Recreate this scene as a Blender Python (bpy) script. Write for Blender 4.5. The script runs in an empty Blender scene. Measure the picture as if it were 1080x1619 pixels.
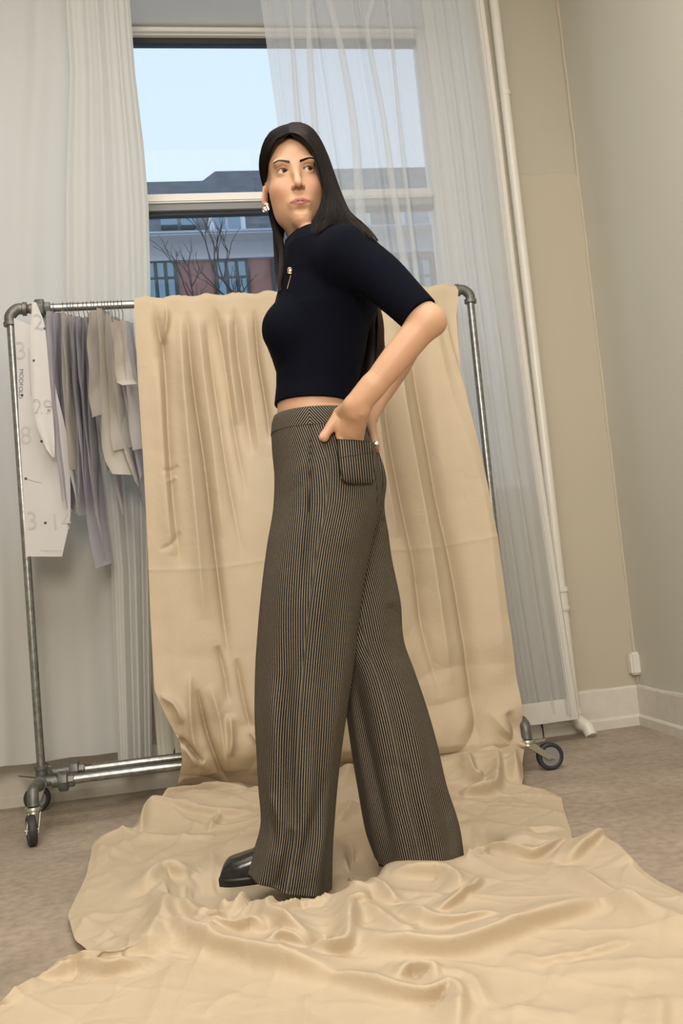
import bpy, bmesh, math, random
import numpy as np
from mathutils import Vector, Matrix
from mathutils.bvhtree import BVHTree

# ------------------------------------------------------------------ camera
S = bpy.context.scene
COL = S.collection
FPX = 1574.0
YAW, PITCH, ROLL = [math.radians(a) for a in (10.61, 4.07, 5.58)]
CAMH = 0.68
_F = np.array([math.sin(YAW)*math.cos(PITCH), math.cos(YAW)*math.cos(PITCH), math.sin(PITCH)])
_R = np.array([math.cos(YAW), -math.sin(YAW), 0.0])
_U = np.cross(_R, _F)
_R, _U = _R*math.cos(ROLL)-_U*math.sin(ROLL), _U*math.cos(ROLL)+_R*math.sin(ROLL)
cam_data = bpy.data.cameras.new('camera')
cam = bpy.data.objects.new('camera', cam_data)
COL.objects.link(cam)
M = Matrix(((_R[0], _U[0], -_F[0], 0), (_R[1], _U[1], -_F[1], 0), (_R[2], _U[2], -_F[2], CAMH), (0, 0, 0, 1)))
cam.matrix_world = M
cam_data.sensor_fit = 'VERTICAL'
cam_data.sensor_height = 36.0
cam_data.lens = 36.0*FPX/1619.0
cam_data.clip_start = 0.05
cam_data.clip_end = 400
S.camera = cam

# ------------------------------------------------------------------ world, lights, exposure
S.view_settings.view_transform = 'Standard'
S.view_settings.look = 'None'
S.view_settings.gamma = 1.0
S.view_settings.use_curve_mapping = False
S.view_settings.exposure = 0.0
w = bpy.data.worlds.new('dusk_sky')
S.world = w
w.use_nodes = True
wn, wl = w.node_tree.nodes, w.node_tree.links
bg = wn['Background']
tc = wn.new('ShaderNodeTexCoord'); sp = wn.new('ShaderNodeSeparateXYZ'); cr = wn.new('ShaderNodeValToRGB')
wl.new(tc.outputs['Generated'], sp.inputs[0]); wl.new(sp.outputs['Z'], cr.inputs[0]); wl.new(cr.outputs[0], bg.inputs['Color'])
cr.color_ramp.elements[0].position = 0.0; cr.color_ramp.elements[0].color = (0.86, 0.93, 1.0, 1)
cr.color_ramp.elements[1].position = 0.75; cr.color_ramp.elements[1].color = (0.66, 0.81, 1.0, 1)
bg.inputs['Strength'].default_value = 1.12

def area(name, loc, target, size, power, color, sy=None):
    d = bpy.data.lights.new(name, 'AREA'); d.energy = power; d.color = color
    d.shape = 'RECTANGLE'; d.size = size; d.size_y = sy or size
    o = bpy.data.objects.new(name, d); COL.objects.link(o)
    o.location = loc
    o.rotation_euler = (Vector(target)-Vector(loc)).to_track_quat('-Z', 'Y').to_euler()
    return o
area('softbox_light', (-0.3, -1.6, 2.15), (0.4, 2.6, 0.9), 1.1, 104, (1.0, 0.91, 0.79), 1.3)
area('ceiling_light', (0.1, 1.15, 3.3), (0.1, 1.2, 0), 1.9, 78, (1.0, 0.98, 0.94), 2.4)

# ------------------------------------------------------------------ helpers
def ray(px, py):
    return _F + _R*(px-540)/FPX - _U*(py-809.5)/FPX
C0 = np.array([0, 0, CAMH])
def atY(px, py, Y):
    d = ray(px, py); return C0 + d*Y/d[1]
def atZ(px, py, Z):
    d = ray(px, py); return C0 + d*(Z-CAMH)/d[2]
_a = math.radians(9.87)
E1 = np.array([math.cos(_a), -math.sin(_a), 0]); E2 = np.array([math.sin(_a), math.cos(_a), 0])
def atT(px, py, T):                 # a point at horizontal distance T in front of the tripod
    d = ray(px, py); return C0 + d*T/(d@E2)
def loc3(P):                        # world -> figure frame (side, depth, height)
    P = np.asarray(P, float); return np.stack([P@E1, P@E2, P[..., 2]], -1)
def wor3(Q):
    Q = np.asarray(Q, float); return Q[..., 0:1]*E1 + Q[..., 1:2]*E2 + Q[..., 2:3]*np.array([0, 0, 1.0])
def to_px(P):
    P = np.asarray(P, float)-C0; z = P@_F
    return np.stack([540+FPX*(P@_R)/z, 809.5-FPX*(P@_U)/z], -1)

def mesh_obj(name, V, Fc, mat=None, parent=None, smooth=True, uv=None):
    me = bpy.data.meshes.new(name)
    V = np.asarray(V, np.float32)
    if isinstance(Fc, np.ndarray):
        n, k = Fc.shape
        me.vertices.add(len(V)); me.vertices.foreach_set('co', V.ravel())
        me.loops.add(n*k); me.loops.foreach_set('vertex_index', Fc.astype(np.int32).ravel())
        me.polygons.add(n); me.polygons.foreach_set('loop_start', np.arange(n, dtype=np.int32)*k)
        me.update(calc_edges=True); me.validate()
    else:
        me.from_pydata([tuple(map(float, v)) for v in V], [], Fc)
    if uv is not None:
        l = me.uv_layers.new(name='UVMap')
        idx = np.empty(len(me.loops), np.int32); me.loops.foreach_get('vertex_index', idx)
        l.data.foreach_set('uv', np.asarray(uv, np.float32)[idx].ravel())
    me.polygons.foreach_set('use_smooth', np.full(len(me.polygons), bool(smooth)))
    if mat: me.materials.append(mat)
    o = bpy.data.objects.new(name, me); COL.objects.link(o)
    if parent: o.parent = parent; o.matrix_parent_inverse = parent.matrix_world.inverted()
    return o
def bm_obj(name, bm, mat=None, parent=None, smooth=False):
    me = bpy.data.meshes.new(name); bm.normal_update(); bm.to_mesh(me); bm.free()
    if mat: me.materials.append(mat)
    me.polygons.foreach_set('use_smooth', [smooth]*len(me.polygons))
    o = bpy.data.objects.new(name, me); COL.objects.link(o)
    if parent: o.parent = parent; o.matrix_parent_inverse = parent.matrix_world.inverted()
    return o
def empty(name, loc=(0, 0, 0)):
    o = bpy.data.objects.new(name, None); COL.objects.link(o); o.location = loc
    o.matrix_world = Matrix.Translation(loc); o.empty_display_size = 0.05
    return o
def tag(o, label=None, cat=None, group=None, kind=None):
    if label: o['label'] = label
    if cat: o['category'] = cat
    if group: o['group'] = group
    if kind: o['kind'] = kind
    return o
def struct(o): o['kind'] = 'structure'; return o
def add_box(bm, lo, hi, bev=0.0):
    m = Matrix.Translation([(a+b)/2 for a, b in zip(lo, hi)]) @ Matrix.Diagonal([b-a for a, b in zip(lo, hi)]+[1])
    r = bmesh.ops.create_cube(bm, size=1, matrix=m)
    if bev:
        es = list({e for v in r['verts'] for e in v.link_edges})
        bmesh.ops.bevel(bm, geom=es, offset=bev, segments=2, affect='EDGES')
def box(name, lo, hi, mat, parent=None, bev=0.0):
    bm = bmesh.new(); add_box(bm, lo, hi, bev); return bm_obj(name, bm, mat, parent)
def catmull(P, n):
    P = np.asarray(P, float)
    if len(P) < 3:
        t = np.linspace(0, 1, n)[:, None]; return P[0]*(1-t)+P[-1]*t
    Q = np.vstack([2*P[0]-P[1], P, 2*P[-1]-P[-2]])
    t = np.linspace(0, len(P)-1-1e-9, n); i = t.astype(int); u = (t-i)[:, None]
    a, b, c, d = Q[i], Q[i+1], Q[i+2], Q[i+3]
    return 0.5*((2*b)+(-a+c)*u+(2*a-5*b+4*c-d)*u*u+(-a+3*b-3*c+d)*u**3)
def tube_arrays(P, r, k=12, cap=True):
    P = np.asarray(P, float); n = len(P); r = np.broadcast_to(np.asarray(r, float), (n,))
    T = np.gradient(P, axis=0); T /= np.linalg.norm(T, axis=1)[:, None]+1e-12
    up = np.array([0, 0, 1.0]) if abs(T[0][2]) < .9 else np.array([1.0, 0, 0])
    A = np.zeros_like(P); a = np.cross(T[0], up); a /= np.linalg.norm(a)
    for i in range(n):
        a = a-T[i]*(a@T[i]); a /= np.linalg.norm(a)+1e-12; A[i] = a
    B = np.cross(T, A)
    th = np.linspace(0, 2*np.pi, k, endpoint=False)
    V = (P[:, None]+r[:, None, None]*(A[:, None]*np.cos(th)[None, :, None]+B[:, None]*np.sin(th)[None, :, None])).reshape(-1, 3)
    F = []
    for i in range(n-1):
        for j in range(k):
            j2 = (j+1) % k
            F.append((i*k+j, i*k+j2, (i+1)*k+j2, (i+1)*k+j))
    if cap:
        F.append(tuple(range(k))[::-1]); F.append(tuple((n-1)*k+j for j in range(k)))
    return V, F
class MB:
    def __init__(s): s.V = []; s.F = []; s.n = 0
    def add(s, V, F):
        s.V.append(np.asarray(V, float)); s.F += [tuple(i+s.n for i in f) for f in F]; s.n += len(V); return s
    def tube(s, P, r, k=12, n=None):
        if n: P = catmull(P, n)
        if n and not np.isscalar(r): r = np.interp(np.linspace(0, 1, n), np.linspace(0, 1, len(r)), r)
        return s.add(*tube_arrays(P, r, k))
    def lathe(s, c, axis, prof, k=16):      # prof: list of (distance along axis, radius)
        axis = np.array(axis, float); axis /= np.linalg.norm(axis)
        up = np.array([0, 0, 1.0]) if abs(axis[2]) < .9 else np.array([1.0, 0, 0])
        a = np.cross(axis, up); a /= np.linalg.norm(a); b = np.cross(axis, a)
        th = np.linspace(0, 2*np.pi, k, endpoint=False); V = []
        for d, r in prof:
            V += [np.array(c)+axis*d+r*(a*math.cos(t)+b*math.sin(t)) for t in th]
        F = []
        for i in range(len(prof)-1):
            for j in range(k): F.append((i*k+j, i*k+(j+1) % k, (i+1)*k+(j+1) % k, (i+1)*k+j))
        F.append(tuple(range(k))[::-1]); F.append(tuple((len(prof)-1)*k+j for j in range(k)))
        return s.add(V, F)
    def build(s, name, mat, parent=None, smooth=True):
        o = mesh_obj(name, np.vstack(s.V), s.F, mat, parent, smooth)
        if smooth:
            try: o.data.set_sharp_from_angle(angle=math.radians(40))
            except Exception: pass
        return o
def grid_faces(nr, nc, closed=False):
    i = np.arange(nr-1)[:, None]; j = np.arange(nc if closed else nc-1)[None, :]
    j2 = (j+1) % nc
    return np.stack([i*nc+j, i*nc+j2, (i+1)*nc+j2, (i+1)*nc+j], -1).reshape(-1, 4)
rng = np.random.default_rng(7)
_perm = rng.random((257, 257))
def vnoise(x, y, seed=0):
    x = np.asarray(x, float)+seed*17.3; y = np.asarray(y, float)+seed*9.1
    xi = np.floor(x).astype(int); yi = np.floor(y).astype(int)
    fx = x-xi; fy = y-yi; fx = fx*fx*(3-2*fx); fy = fy*fy*(3-2*fy)
    g = lambda a, b: _perm[a % 256, b % 256]
    return (g(xi, yi)*(1-fx)+g(xi+1, yi)*fx)*(1-fy)+(g(xi, yi+1)*(1-fx)+g(xi+1, yi+1)*fx)*fy
def seg_dist(X, Y, L):              # signed-less distance from points to polyline L (n,2) and parameter along it
    best = np.full(X.shape, 1e9); par = np.zeros(X.shape); yn = np.zeros(X.shape); n = len(L)-1
    for k in range(n):
        ax, ay = L[k]; bx, by = L[k+1]; dx, dy = bx-ax, by-ay; q = dx*dx+dy*dy+1e-12
        t = np.clip(((X-ax)*dx+(Y-ay)*dy)/q, 0, 1)
        d = np.hypot(X-ax-t*dx, Y-ay-t*dy); m = d < best
        best = np.where(m, d, best); par = np.where(m, (k+t)/n, par); yn = np.where(m, ay+t*dy, yn)
    return best, par, yn

# ------------------------------------------------------------------ materials
def mat(name, col, rough=.6, metal=0., noise=None, bump=None, spec=.5, transl=0., transp=0., sheen=0.):
    m = bpy.data.materials.new(name); m.use_nodes = True
    n, l = m.node_tree.nodes, m.node_tree.links
    b = n['Principled BSDF']; b.inputs['Base Color'].default_value = (*col, 1)
    b.inputs['Roughness'].default_value = rough; b.inputs['Metallic'].default_value = metal
    b.inputs['Specular IOR Level'].default_value = spec
    if sheen: b.inputs['Sheen Weight'].default_value = sheen
    tcd = n.new('ShaderNodeTexCoord'); csrc = None
    if noise:
        sc, amt, col2 = noise
        t = n.new('ShaderNodeTexNoise'); t.inputs['Scale'].default_value = sc; t.inputs['Detail'].default_value = 6
        mx = n.new('ShaderNodeMix'); mx.data_type = 'RGBA'
        mr = n.new('ShaderNodeMapRange'); mr.inputs[1].default_value = .35; mr.inputs[2].default_value = .65
        mr.inputs[4].default_value = amt
        l.new(tcd.outputs['Object'], t.inputs['Vector']); l.new(t.outputs[0], mr.inputs[0]); l.new(mr.outputs[0], mx.inputs[0])
        mx.inputs[6].default_value = (*col, 1); mx.inputs[7].default_value = (*col2, 1)
        l.new(mx.outputs[2], b.inputs['Base Color']); csrc = mx.outputs[2]
    if bump:
        bs, bd, st = bump
        t = n.new('ShaderNodeTexNoise'); t.inputs['Scale'].default_value = bs; t.inputs['Detail'].default_value = 5
        bp = n.new('ShaderNodeBump'); bp.inputs['Distance'].default_value = bd; bp.inputs['Strength'].default_value = st
        l.new(tcd.outputs['Object'], t.inputs['Vector']); l.new(t.outputs[0], bp.inputs['Height']); l.new(bp.outputs[0], b.inputs['Normal'])
    out = n['Material Output']; sh = b.outputs[0]
    if transl:
        tr = n.new('ShaderNodeBsdfTranslucent'); tr.inputs[0].default_value = (*col, 1)
        if csrc: l.new(csrc, tr.inputs[0])
        ms = n.new('ShaderNodeMixShader'); ms.inputs[0].default_value = transl
        l.new(sh, ms.inputs[1]); l.new(tr.outputs[0], ms.inputs[2]); sh = ms.outputs[0]
    if transp:
        tr = n.new('ShaderNodeBsdfTransparent'); ms = n.new('ShaderNodeMixShader'); ms.inputs[0].default_value = transp
        l.new(sh, ms.inputs[1]); l.new(tr.outputs[0], ms.inputs[2]); sh = ms.outputs[0]
    l.new(sh, out.inputs['Surface'])
    return m
def glass_mat(name, tint, refl=.06):
    m = bpy.data.materials.new(name); m.use_nodes = True; n, l = m.node_tree.nodes, m.node_tree.links
    n.remove(n['Principled BSDF'])
    t = n.new('ShaderNodeBsdfTransparent'); t.inputs[0].default_value = (*tint, 1)
    g = n.new('ShaderNodeBsdfGlossy'); g.inputs['Roughness'].default_value = .02
    fr = n.new('ShaderNodeFresnel'); fr.inputs[0].default_value = 1.12
    ms = n.new('ShaderNodeMixShader')
    l.new(fr.outputs[0], ms.inputs[0]); l.new(t.outputs[0], ms.inputs[1]); l.new(g.outputs[0], ms.inputs[2])
    l.new(ms.outputs[0], n['Material Output'].inputs['Surface'])
    return m
M_wall = mat('olive_beige_paint', (.475, .44, .355), .7, noise=(1.7, .35, (.44, .41, .335)), bump=(9, .004, .25))
M_wall2 = mat('greige_paint', (.575, .555, .48), .7, noise=(1.3, .35, (.53, .50, .43)), bump=(9, .004, .25))
M_patch = mat('warm_patch_paint', (.50, .445, .345), .7, noise=(2, .4, (.47, .42, .325)), bump=(9, .004, .25))
M_white = mat('white_wall_paint', (.78, .79, .79), .6, noise=(3, .3, (.73, .74, .74)))
M_ceil = mat('ceiling_paint', (.75, .73, .69), .8)
M_base = mat('baseboard_paint', (.66, .62, .55), .45, noise=(14, .6, (.56, .52, .45)), bump=(30, .002, .3))
M_frame = mat('window_frame_paint', (.80, .78, .72), .4)
M_gasket = mat('black_gasket', (.02, .02, .022), .5)
M_pipe = mat('white_pipe_paint', (.74, .71, .64), .3, noise=(20, .5, (.68, .64, .56)), bump=(40, .001, .3))
M_rad = mat('radiator_enamel', (.62, .61, .52), .35)
M_cable = mat('painted_cable', (.52, .46, .36), .5)
M_galv = mat('galvanised_steel', (.34, .35, .34), .34, .9, noise=(60, .8, (.20, .21, .20)), bump=(120, .0006, .4))
M_galv2 = mat('cast_fitting', (.20, .20, .185), .5, .75, noise=(80, .8, (.13, .13, .12)), bump=(150, .0008, .5))
M_zinc = mat('zinc_caster', (.48, .46, .40), .35, .9)
M_rust = mat('rusty_thread', (.11, .055, .035), .7, .3)
M_rubber = mat('black_rubber', (.025, .027, .03), .55)
M_hub = mat('grey_hub', (.22, .22, .22), .45)
M_wire = mat('wire_hook', (.30, .28, .25), .3, .95)
M_muslin = mat('unbleached_muslin', (.615, .505, .365), 1.0, noise=(2.2, .5, (.59, .475, .335)), bump=(700, .0006, .5), spec=.04, transl=.16)
def rumple(m):
    n, l = m.node_tree.nodes, m.node_tree.links; b_ = n['Principled BSDF']; old = b_.inputs['Normal'].links[0].from_node
    t = n.new('ShaderNodeTexNoise'); t.inputs['Scale'].default_value = 16; t.inputs['Detail'].default_value = 3; t.inputs['Distortion'].default_value = 1.2
    bp = n.new('ShaderNodeBump'); bp.inputs['Distance'].default_value = .006; bp.inputs['Strength'].default_value = .35
    tcd = n.new('ShaderNodeTexCoord'); l.new(tcd.outputs['Object'], t.inputs['Vector']); l.new(t.outputs[0], bp.inputs['Height']); l.new(old.outputs[0], bp.inputs['Normal']); l.new(bp.outputs[0], b_.inputs['Normal'])
rumple(M_muslin)
M_curtain = mat('off_white_curtain', (.64, .64, .615), .85, bump=(220, .0006, .35), spec=.2, transl=.34, noise=(3, .3, (.61, .60, .57)))
M_sheer = mat('sheer_voile', (.84, .85, .85), .8, spec=.1, transl=.6, transp=.42)
M_edge = mat('curtain_heading', (.74, .71, .66), .85, spec=.2, transl=.25)
M_ink = mat('pencil_ink', (.42, .40, .39), .7)
M_ink2 = mat('black_ink', (.06, .055, .06), .7)
M_glass = glass_mat('window_glass', (.93, .96, .98))

# floor: worn brown-grey screed
def floor_mat():
    m = mat('worn_screed_floor', (.235, .175, .13), .55, spec=.35)
    n, l = m.node_tree.nodes, m.node_tree.links; b = n['Principled BSDF']
    tcd = n.new('ShaderNodeTexCoord')
    n1 = n.new('ShaderNodeTexNoise'); n1.inputs['Scale'].default_value = 2.2; n1.inputs['Detail'].default_value = 10; n1.inputs['Roughness'].default_value = .65
    n2 = n.new('ShaderNodeTexNoise'); n2.inputs['Scale'].default_value = 38; n2.inputs['Detail'].default_value = 8
    vo = n.new('ShaderNodeTexVoronoi'); vo.feature = 'DISTANCE_TO_EDGE'; vo.inputs['Scale'].default_value = 1.6
    nv = n.new('ShaderNodeTexNoise'); nv.inputs['Scale'].default_value = 4; nv.inputs['Detail'].default_value = 8
    mxv = n.new('ShaderNodeMix'); mxv.data_type = 'VECTOR'; mxv.inputs[0].default_value = .35
    l.new(tcd.outputs['Object'], nv.inputs['Vector']); l.new(tcd.outputs['Object'], mxv.inputs[4]); l.new(nv.outputs['Color'], mxv.inputs[5]); l.new(mxv.outputs[1], vo.inputs['Vector'])
    c1 = n.new('ShaderNodeValToRGB'); c1.color_ramp.elements[0].position = .36; c1.color_ramp.elements[0].color = (.29, .23, .175, 1)
    c1.color_ramp.elements[1].position = .66; c1.color_ramp.elements[1].color = (.42, .345, .27, 1)
    c2 = n.new('ShaderNodeValToRGB'); c2.color_ramp.elements[0].position = .35; c2.color_ramp.elements[0].color = (.84, .84, .84, 1)
    c2.color_ramp.elements[1].position = .6; c2.color_ramp.elements[1].color = (1.06, 1.06, 1.06, 1)
    c3 = n.new('ShaderNodeValToRGB'); c3.color_ramp.elements[0].position = .0; c3.color_ramp.elements[0].color = (.8, .8, .8, 1)
    c3.color_ramp.elements[1].position = .006; c3.color_ramp.elements[1].color = (1, 1, 1, 1)
    l.new(tcd.outputs['Object'], n1.inputs['Vector']); l.new(tcd.outputs['Object'], n2.inputs['Vector'])
    l.new(n1.outputs[0], c1.inputs[0]); l.new(n2.outputs[0], c2.inputs[0]); l.new(vo.outputs['Distance'], c3.inputs[0])
    a = n.new('ShaderNodeMix'); a.data_type = 'RGBA'; a.blend_type = 'MULTIPLY'; a.inputs[0].default_value = 1
    c = n.new('ShaderNodeMix'); c.data_type = 'RGBA'; c.blend_type = 'MULTIPLY'; c.inputs[0].default_value = .6
    l.new(c1.outputs[0], a.inputs[6]); l.new(c2.outputs[0], a.inputs[7]); l.new(a.outputs[2], c.inputs[6]); l.new(c3.outputs[0], c.inputs[7])
    l.new(c.outputs[2], b.inputs['Base Color'])
    bp = n.new('ShaderNodeBump'); bp.inputs['Distance'].default_value = .002; bp.inputs['Strength'].default_value = .35
    l.new(n2.outputs[0], bp.inputs['Height']); l.new(bp.outputs[0], b.inputs['Normal'])
    return m
M_floor = floor_mat()

# ------------------------------------------------------------------ room shell
WY = 3.79; CX = 1.853; CH = 3.42
X0, Y0 = -2.6, -2.2
def rwx(y): return CX-(WY-y)*0.066
struct(mesh_obj('floor', [(X0, Y0, 0), (rwx(Y0)+.1, Y0, 0), (CX+.1, WY+.02, 0), (X0, WY+.02, 0)], [(0, 1, 2, 3)], M_floor, smooth=False))
struct(box('ceiling', (X0-.1, Y0-.1, CH), (CX+.3, WY+.3, CH+.1), M_ceil))
struct(box('wall_left', (X0-.1, Y0, 0), (X0, WY, CH), M_wall))
struct(box('wall_front', (X0, Y0-.1, 0), (CX+.1, Y0, CH), M_wall))
bm = bmesh.new()
q = [(rwx(Y0), Y0), (CX, WY), (CX+.12, WY), (rwx(Y0)+.12, Y0)]
vs = [bm.verts.new((x, y, z)) for z in (0, CH) for x, y in q]
for f in ((0, 1, 2, 3), (7, 6, 5, 4), (0, 4, 5, 1), (1, 5, 6, 2), (2, 6, 7, 3), (3, 7, 4, 0)): bm.faces.new([vs[i] for i in f])
struct(bm_obj('wall_right', bm, M_wall2))
# back wall with the window opening
OX0, OX1, OZ0, OZ1 = -1.45, 1.43, 1.022, 3.055
RD = .25
bm = bmesh.new()
add_box(bm, (X0, WY, 0), (OX0, WY+RD+.08, CH)); add_box(bm, (OX1, WY, 0), (CX+.12, WY+RD+.08, CH))
add_box(bm, (OX0, WY, 0), (OX1, WY+RD+.08, OZ0)); add_box(bm, (OX0, WY, OZ1), (OX1, WY+RD+.08, CH))
struct(bm_obj('wall_back', bm, M_wall))
# white painted reveal lining and sill
bm = bmesh.new()
add_box(bm, (OX1-.012, WY-.004, OZ0), (OX1, WY+RD, OZ1)); add_box(bm, (OX0, WY-.004, OZ0), (OX0+.012, WY+RD, OZ1))
add_box(bm, (OX0, WY-.004, OZ1-.012), (OX1, WY+RD, OZ1)); add_box(bm, (OX0-.05, WY-.04, OZ0-.03), (OX1+.04, WY+RD, OZ0+.004))
struct(bm_obj('trim_1', bm, M_white))
# window: head, transom, posts, gaskets, panes
WF = WY+RD
zt = atY(235, 313.5, WF)[2]; zb = atY(235, 338, WF)[2]
zg = atY(300, 70.5, WF)[2]; zh0 = atY(300, 62, WF)[2]
xg = atY(657, 74, WF)[0]
win = empty('window_1', (0, WF, OZ0)); struct(win)
PXL = -.36
for a, b in ((xg, OX1-.012), (PXL-.05, PXL+.05), (OX0+.012, OX0+.1)):
    box('frame_post', (a, WF-.03, OZ0+.004), (b, WF+.05, OZ1-.012), M_frame, win, .004)
box('head_rail', (OX0+.1, WF-.035, zh0), (xg, WF+.05, OZ1-.012), M_frame, win, .004)
box('transom', (OX0+.1, WF-.045, zb+.028), (xg, WF+.05, zt), M_frame, win, .006)
box('transom_lip', (OX0+.1, WF-.03, zb), (xg, WF+.04, zb+.028), M_hub, win)
box('head_batten', (PXL+.25, WF-.055, zh0+.004), (xg, WF-.035, zh0+.022), M_frame, win, .002)
box('bottom_rail', (OX0+.1, WF-.035, OZ0+.004), (xg, WF+.05, OZ0+.07), M_frame, win, .004)
for x0, x1 in ((OX0+.1, PXL-.05), (PXL+.05, xg)):
    bm = bmesh.new()
    add_box(bm, (x0, WF-.01, zg), (x1, WF+.03, zh0)); add_box(bm, (x0, WF-.01, zb-.012), (x1, WF+.03, zb))
    add_box(bm, (x0, WF-.01, OZ0+.07), (x1, WF+.03, OZ0+.078))
    bm_obj('gasket', bm, M_gasket, win)
    box('pane', (x0, WF+.012, zt), (x1, WF+.018, zg), M_glass, win)
    box('pane', (x0, WF+.012, OZ0+.078), (x1, WF+.018, zb-.012), M_glass, win)
# little screw holes in the roller boxing above the window
bm = bmesh.new()
for px, py in ((344, 38), (351, 37), (344, 43), (351, 43)):
    p = atY(px, py, WF-.04); bmesh.ops.create_cone(bm, cap_ends=True, segments=8, radius1=.004, radius2=.003, depth=.006, matrix=Matrix.Translation(p) @ Matrix.Rotation(math.pi/2, 4, 'X'))
tag(bm_obj('screw_hole', bm, M_hub, win), kind='stuff')
# plaster ledge on the back wall beside the pipe
xs = np.linspace(1.44, CX, 60); zl = 2.292+.004*np.sin(xs*37)+.003*(vnoise(xs*40, xs*0)-.5)
V = []; F = []
for x, z in zip(xs, zl):
    V += [(x, WY-.006, .15), (x, WY-.006, z-.006), (x, WY+.001, z)]
for i in range(59): F += [(3*i, 3*i+3, 3*i+4, 3*i+1), (3*i+1, 3*i+4, 3*i+5, 3*i+2)]
struct(mesh_obj('trim_2', V, F, M_patch, smooth=False))
# corner bead
zz = np.linspace(.16, CH, 220)
P = np.stack([CX-.002+.003*(vnoise(zz*9, zz*0+3)-.5), WY-.006+.003*(vnoise(zz*11, zz*0+8)-.5), zz], -1)
V, F = tube_arrays(P, .006+.003*vnoise(zz*14, zz*0), 8)
struct(mesh_obj('trim_3', V, F, M_patch))
# baseboards with a moulded lower step and ragged paint line on top
def baseboard(name, a, b, nrm):
    a = np.array(a, float); b = np.array(b, float); nrm = np.array(nrm, float); n = 160
    prof = [(.001, 0), (.021, 0), (.021, .034), (.017, .040), (.013, .044), (.013, .150), (.010, .158), (.001, .161)]
    V = []
    for i in range(n):
        p = a+(b-a)*i/(n-1)
        for k, (d, z) in enumerate(prof):
            zz_ = z+(.006*(vnoise(i*.31, 2.)-.5)+.003*(vnoise(i*1.1, 5.)-.5) if k >= 6 else 0)
            V.append((p[0]+nrm[0]*d, p[1]+nrm[1]*d, zz_))
    return struct(mesh_obj(name, V, grid_faces(n, len(prof)), M_base, smooth=False))
baseboard('baseboard_back', (X0, WY), (CX-.01, WY), (0, -1))
baseboard('baseboard_right', (CX, WY), (rwx(Y0), Y0), (-.998, .066))
# narrow painted joint in the back baseboard under the curtain
struct(box('trim_4', (1.42, WY-.024, 0), (1.424, WY-.013, .15), M_gasket))

# ------------------------------------------------------------------ heating pipe, junction box, radiator
PX = atY(835, 470, 3.72)[0]; PY = 3.72
pipe = tag(empty('heating_pipe', (PX, PY, 0)), 'white painted heating pipe running up the wall beside the sheer curtain', 'pipe')
mb = MB(); mb.tube([(PX-.004, PY, CH), (PX, PY, 1.7), (PX, PY, .10)], .0205, 20, 40); mb.build('riser', M_pipe, pipe)
zc = atY(890, 945, PY)[2]
MB().lathe((PX, PY, zc-.05), (0, 0, 1), [(0, .022), (.0, .027), (.012, .029), (.016, .024), (.07, .024), (.074, .029), (.09, .029), (.094, .022)], 24).build('coupling', M_pipe, pipe)
mb = MB(); mb.tube([(PX, PY, .12), (PX+.001, PY-.002, .075), (PX+.012, PY-.02, .048), (PX+.026, PY-.042, .034), (PX+.030, PY-.062, .004)], [.0205, .024, .028, .026, .023], 20, 20)
mb.lathe((PX, PY, .085), (0, 0, 1), [(0, .028), (.018, .028), (.02, .022)], 20); mb.build('elbow', M_pipe, pipe)
MB().tube([(PX, WY, 2.6), (PX, PY, 2.6)], .006, 8).lathe((PX, PY, 2.59), (0, 0, 1), [(0, .022), (.02, .022)], 20).build('wall_clip', M_pipe, pipe)
jb = atY(1012, 1047, WY-.02)
jx = jb[0]-.005; jz = jb[2]
j = tag(empty('junction_box', (jx, WY-.02, jz)), 'small white junction box with a painted cable at the corner above the baseboard', 'junction box')
box('cover', (jx-.044, WY-.045, jz-.046), (jx+.030, WY-.006, jz+.044), M_pipe, j, .008)
MB().tube([(jx+.004, WY-.018, jz+.03), (jx+.006, WY-.014, jz+.10), (jx+.012, WY-.012, jz+.35), (jx+.006, WY-.011, jz+.8), (jx+.008, WY-.012, 2.0), (jx+.008, WY-.012, CH)], .0035, 8, 60).build('cable', M_cable, j)
MB().tube([(jx+.0, WY-.02, jz-.03), (jx+.002, WY-.016, jz-.055), (jx+.012, WY-.02, jz-.075)], .004, 8, 10).build('cable_gland', M_cable, j)
# panel radiator with vertical flutes
rd = tag(empty('radiator', (.4, 3.68, .18)), 'cream panel radiator under the window, between the white curtain and the beige drape', 'radiator')
rx0 = atY(246, 1150, 3.66)[0]; rz0 = atY(250, 1205, 3.66)[2]; rx1 = 1.0; rz1 = .86
bm = bmesh.new(); add_box(bm, (rx0, 3.66, rz0), (rx1, 3.72, rz1), .004); bm_obj('panel', bm, M_rad, rd)
nf = 22; fw = (rx1-rx0-.03)/nf
for i in range(nf):
    x = rx0+.02+i*fw; V = []; zs = [rz0+.014, rz0+.05, rz1-.05, rz1-.014]
    for k, z in enumerate(zs):
        d = .013 if k in (1, 2) else 0
        for u, h in ((0, 0), (.25, .7), (.5, 1), (.75, .7), (1, 0)): V.append((x+fw*(.12+.76*u), 3.66-d*h, z))
    mesh_obj('flute', V, grid_faces(4, 5), M_rad, rd)
bm = bmesh.new(); add_box(bm, (rx0, 3.652, rz0), (rx1, 3.66, rz0+.012)); add_box(bm, (rx0, 3.652, rz0), (rx0+.012, 3.66, rz1)); bm_obj('rim', bm, M_rad, rd)
for x in (rx0+.2, rx1-.2): box('bracket', (x, 3.70, rz0+.05), (x+.03, WY-.002, rz0+.08), M_rad, rd)

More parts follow.
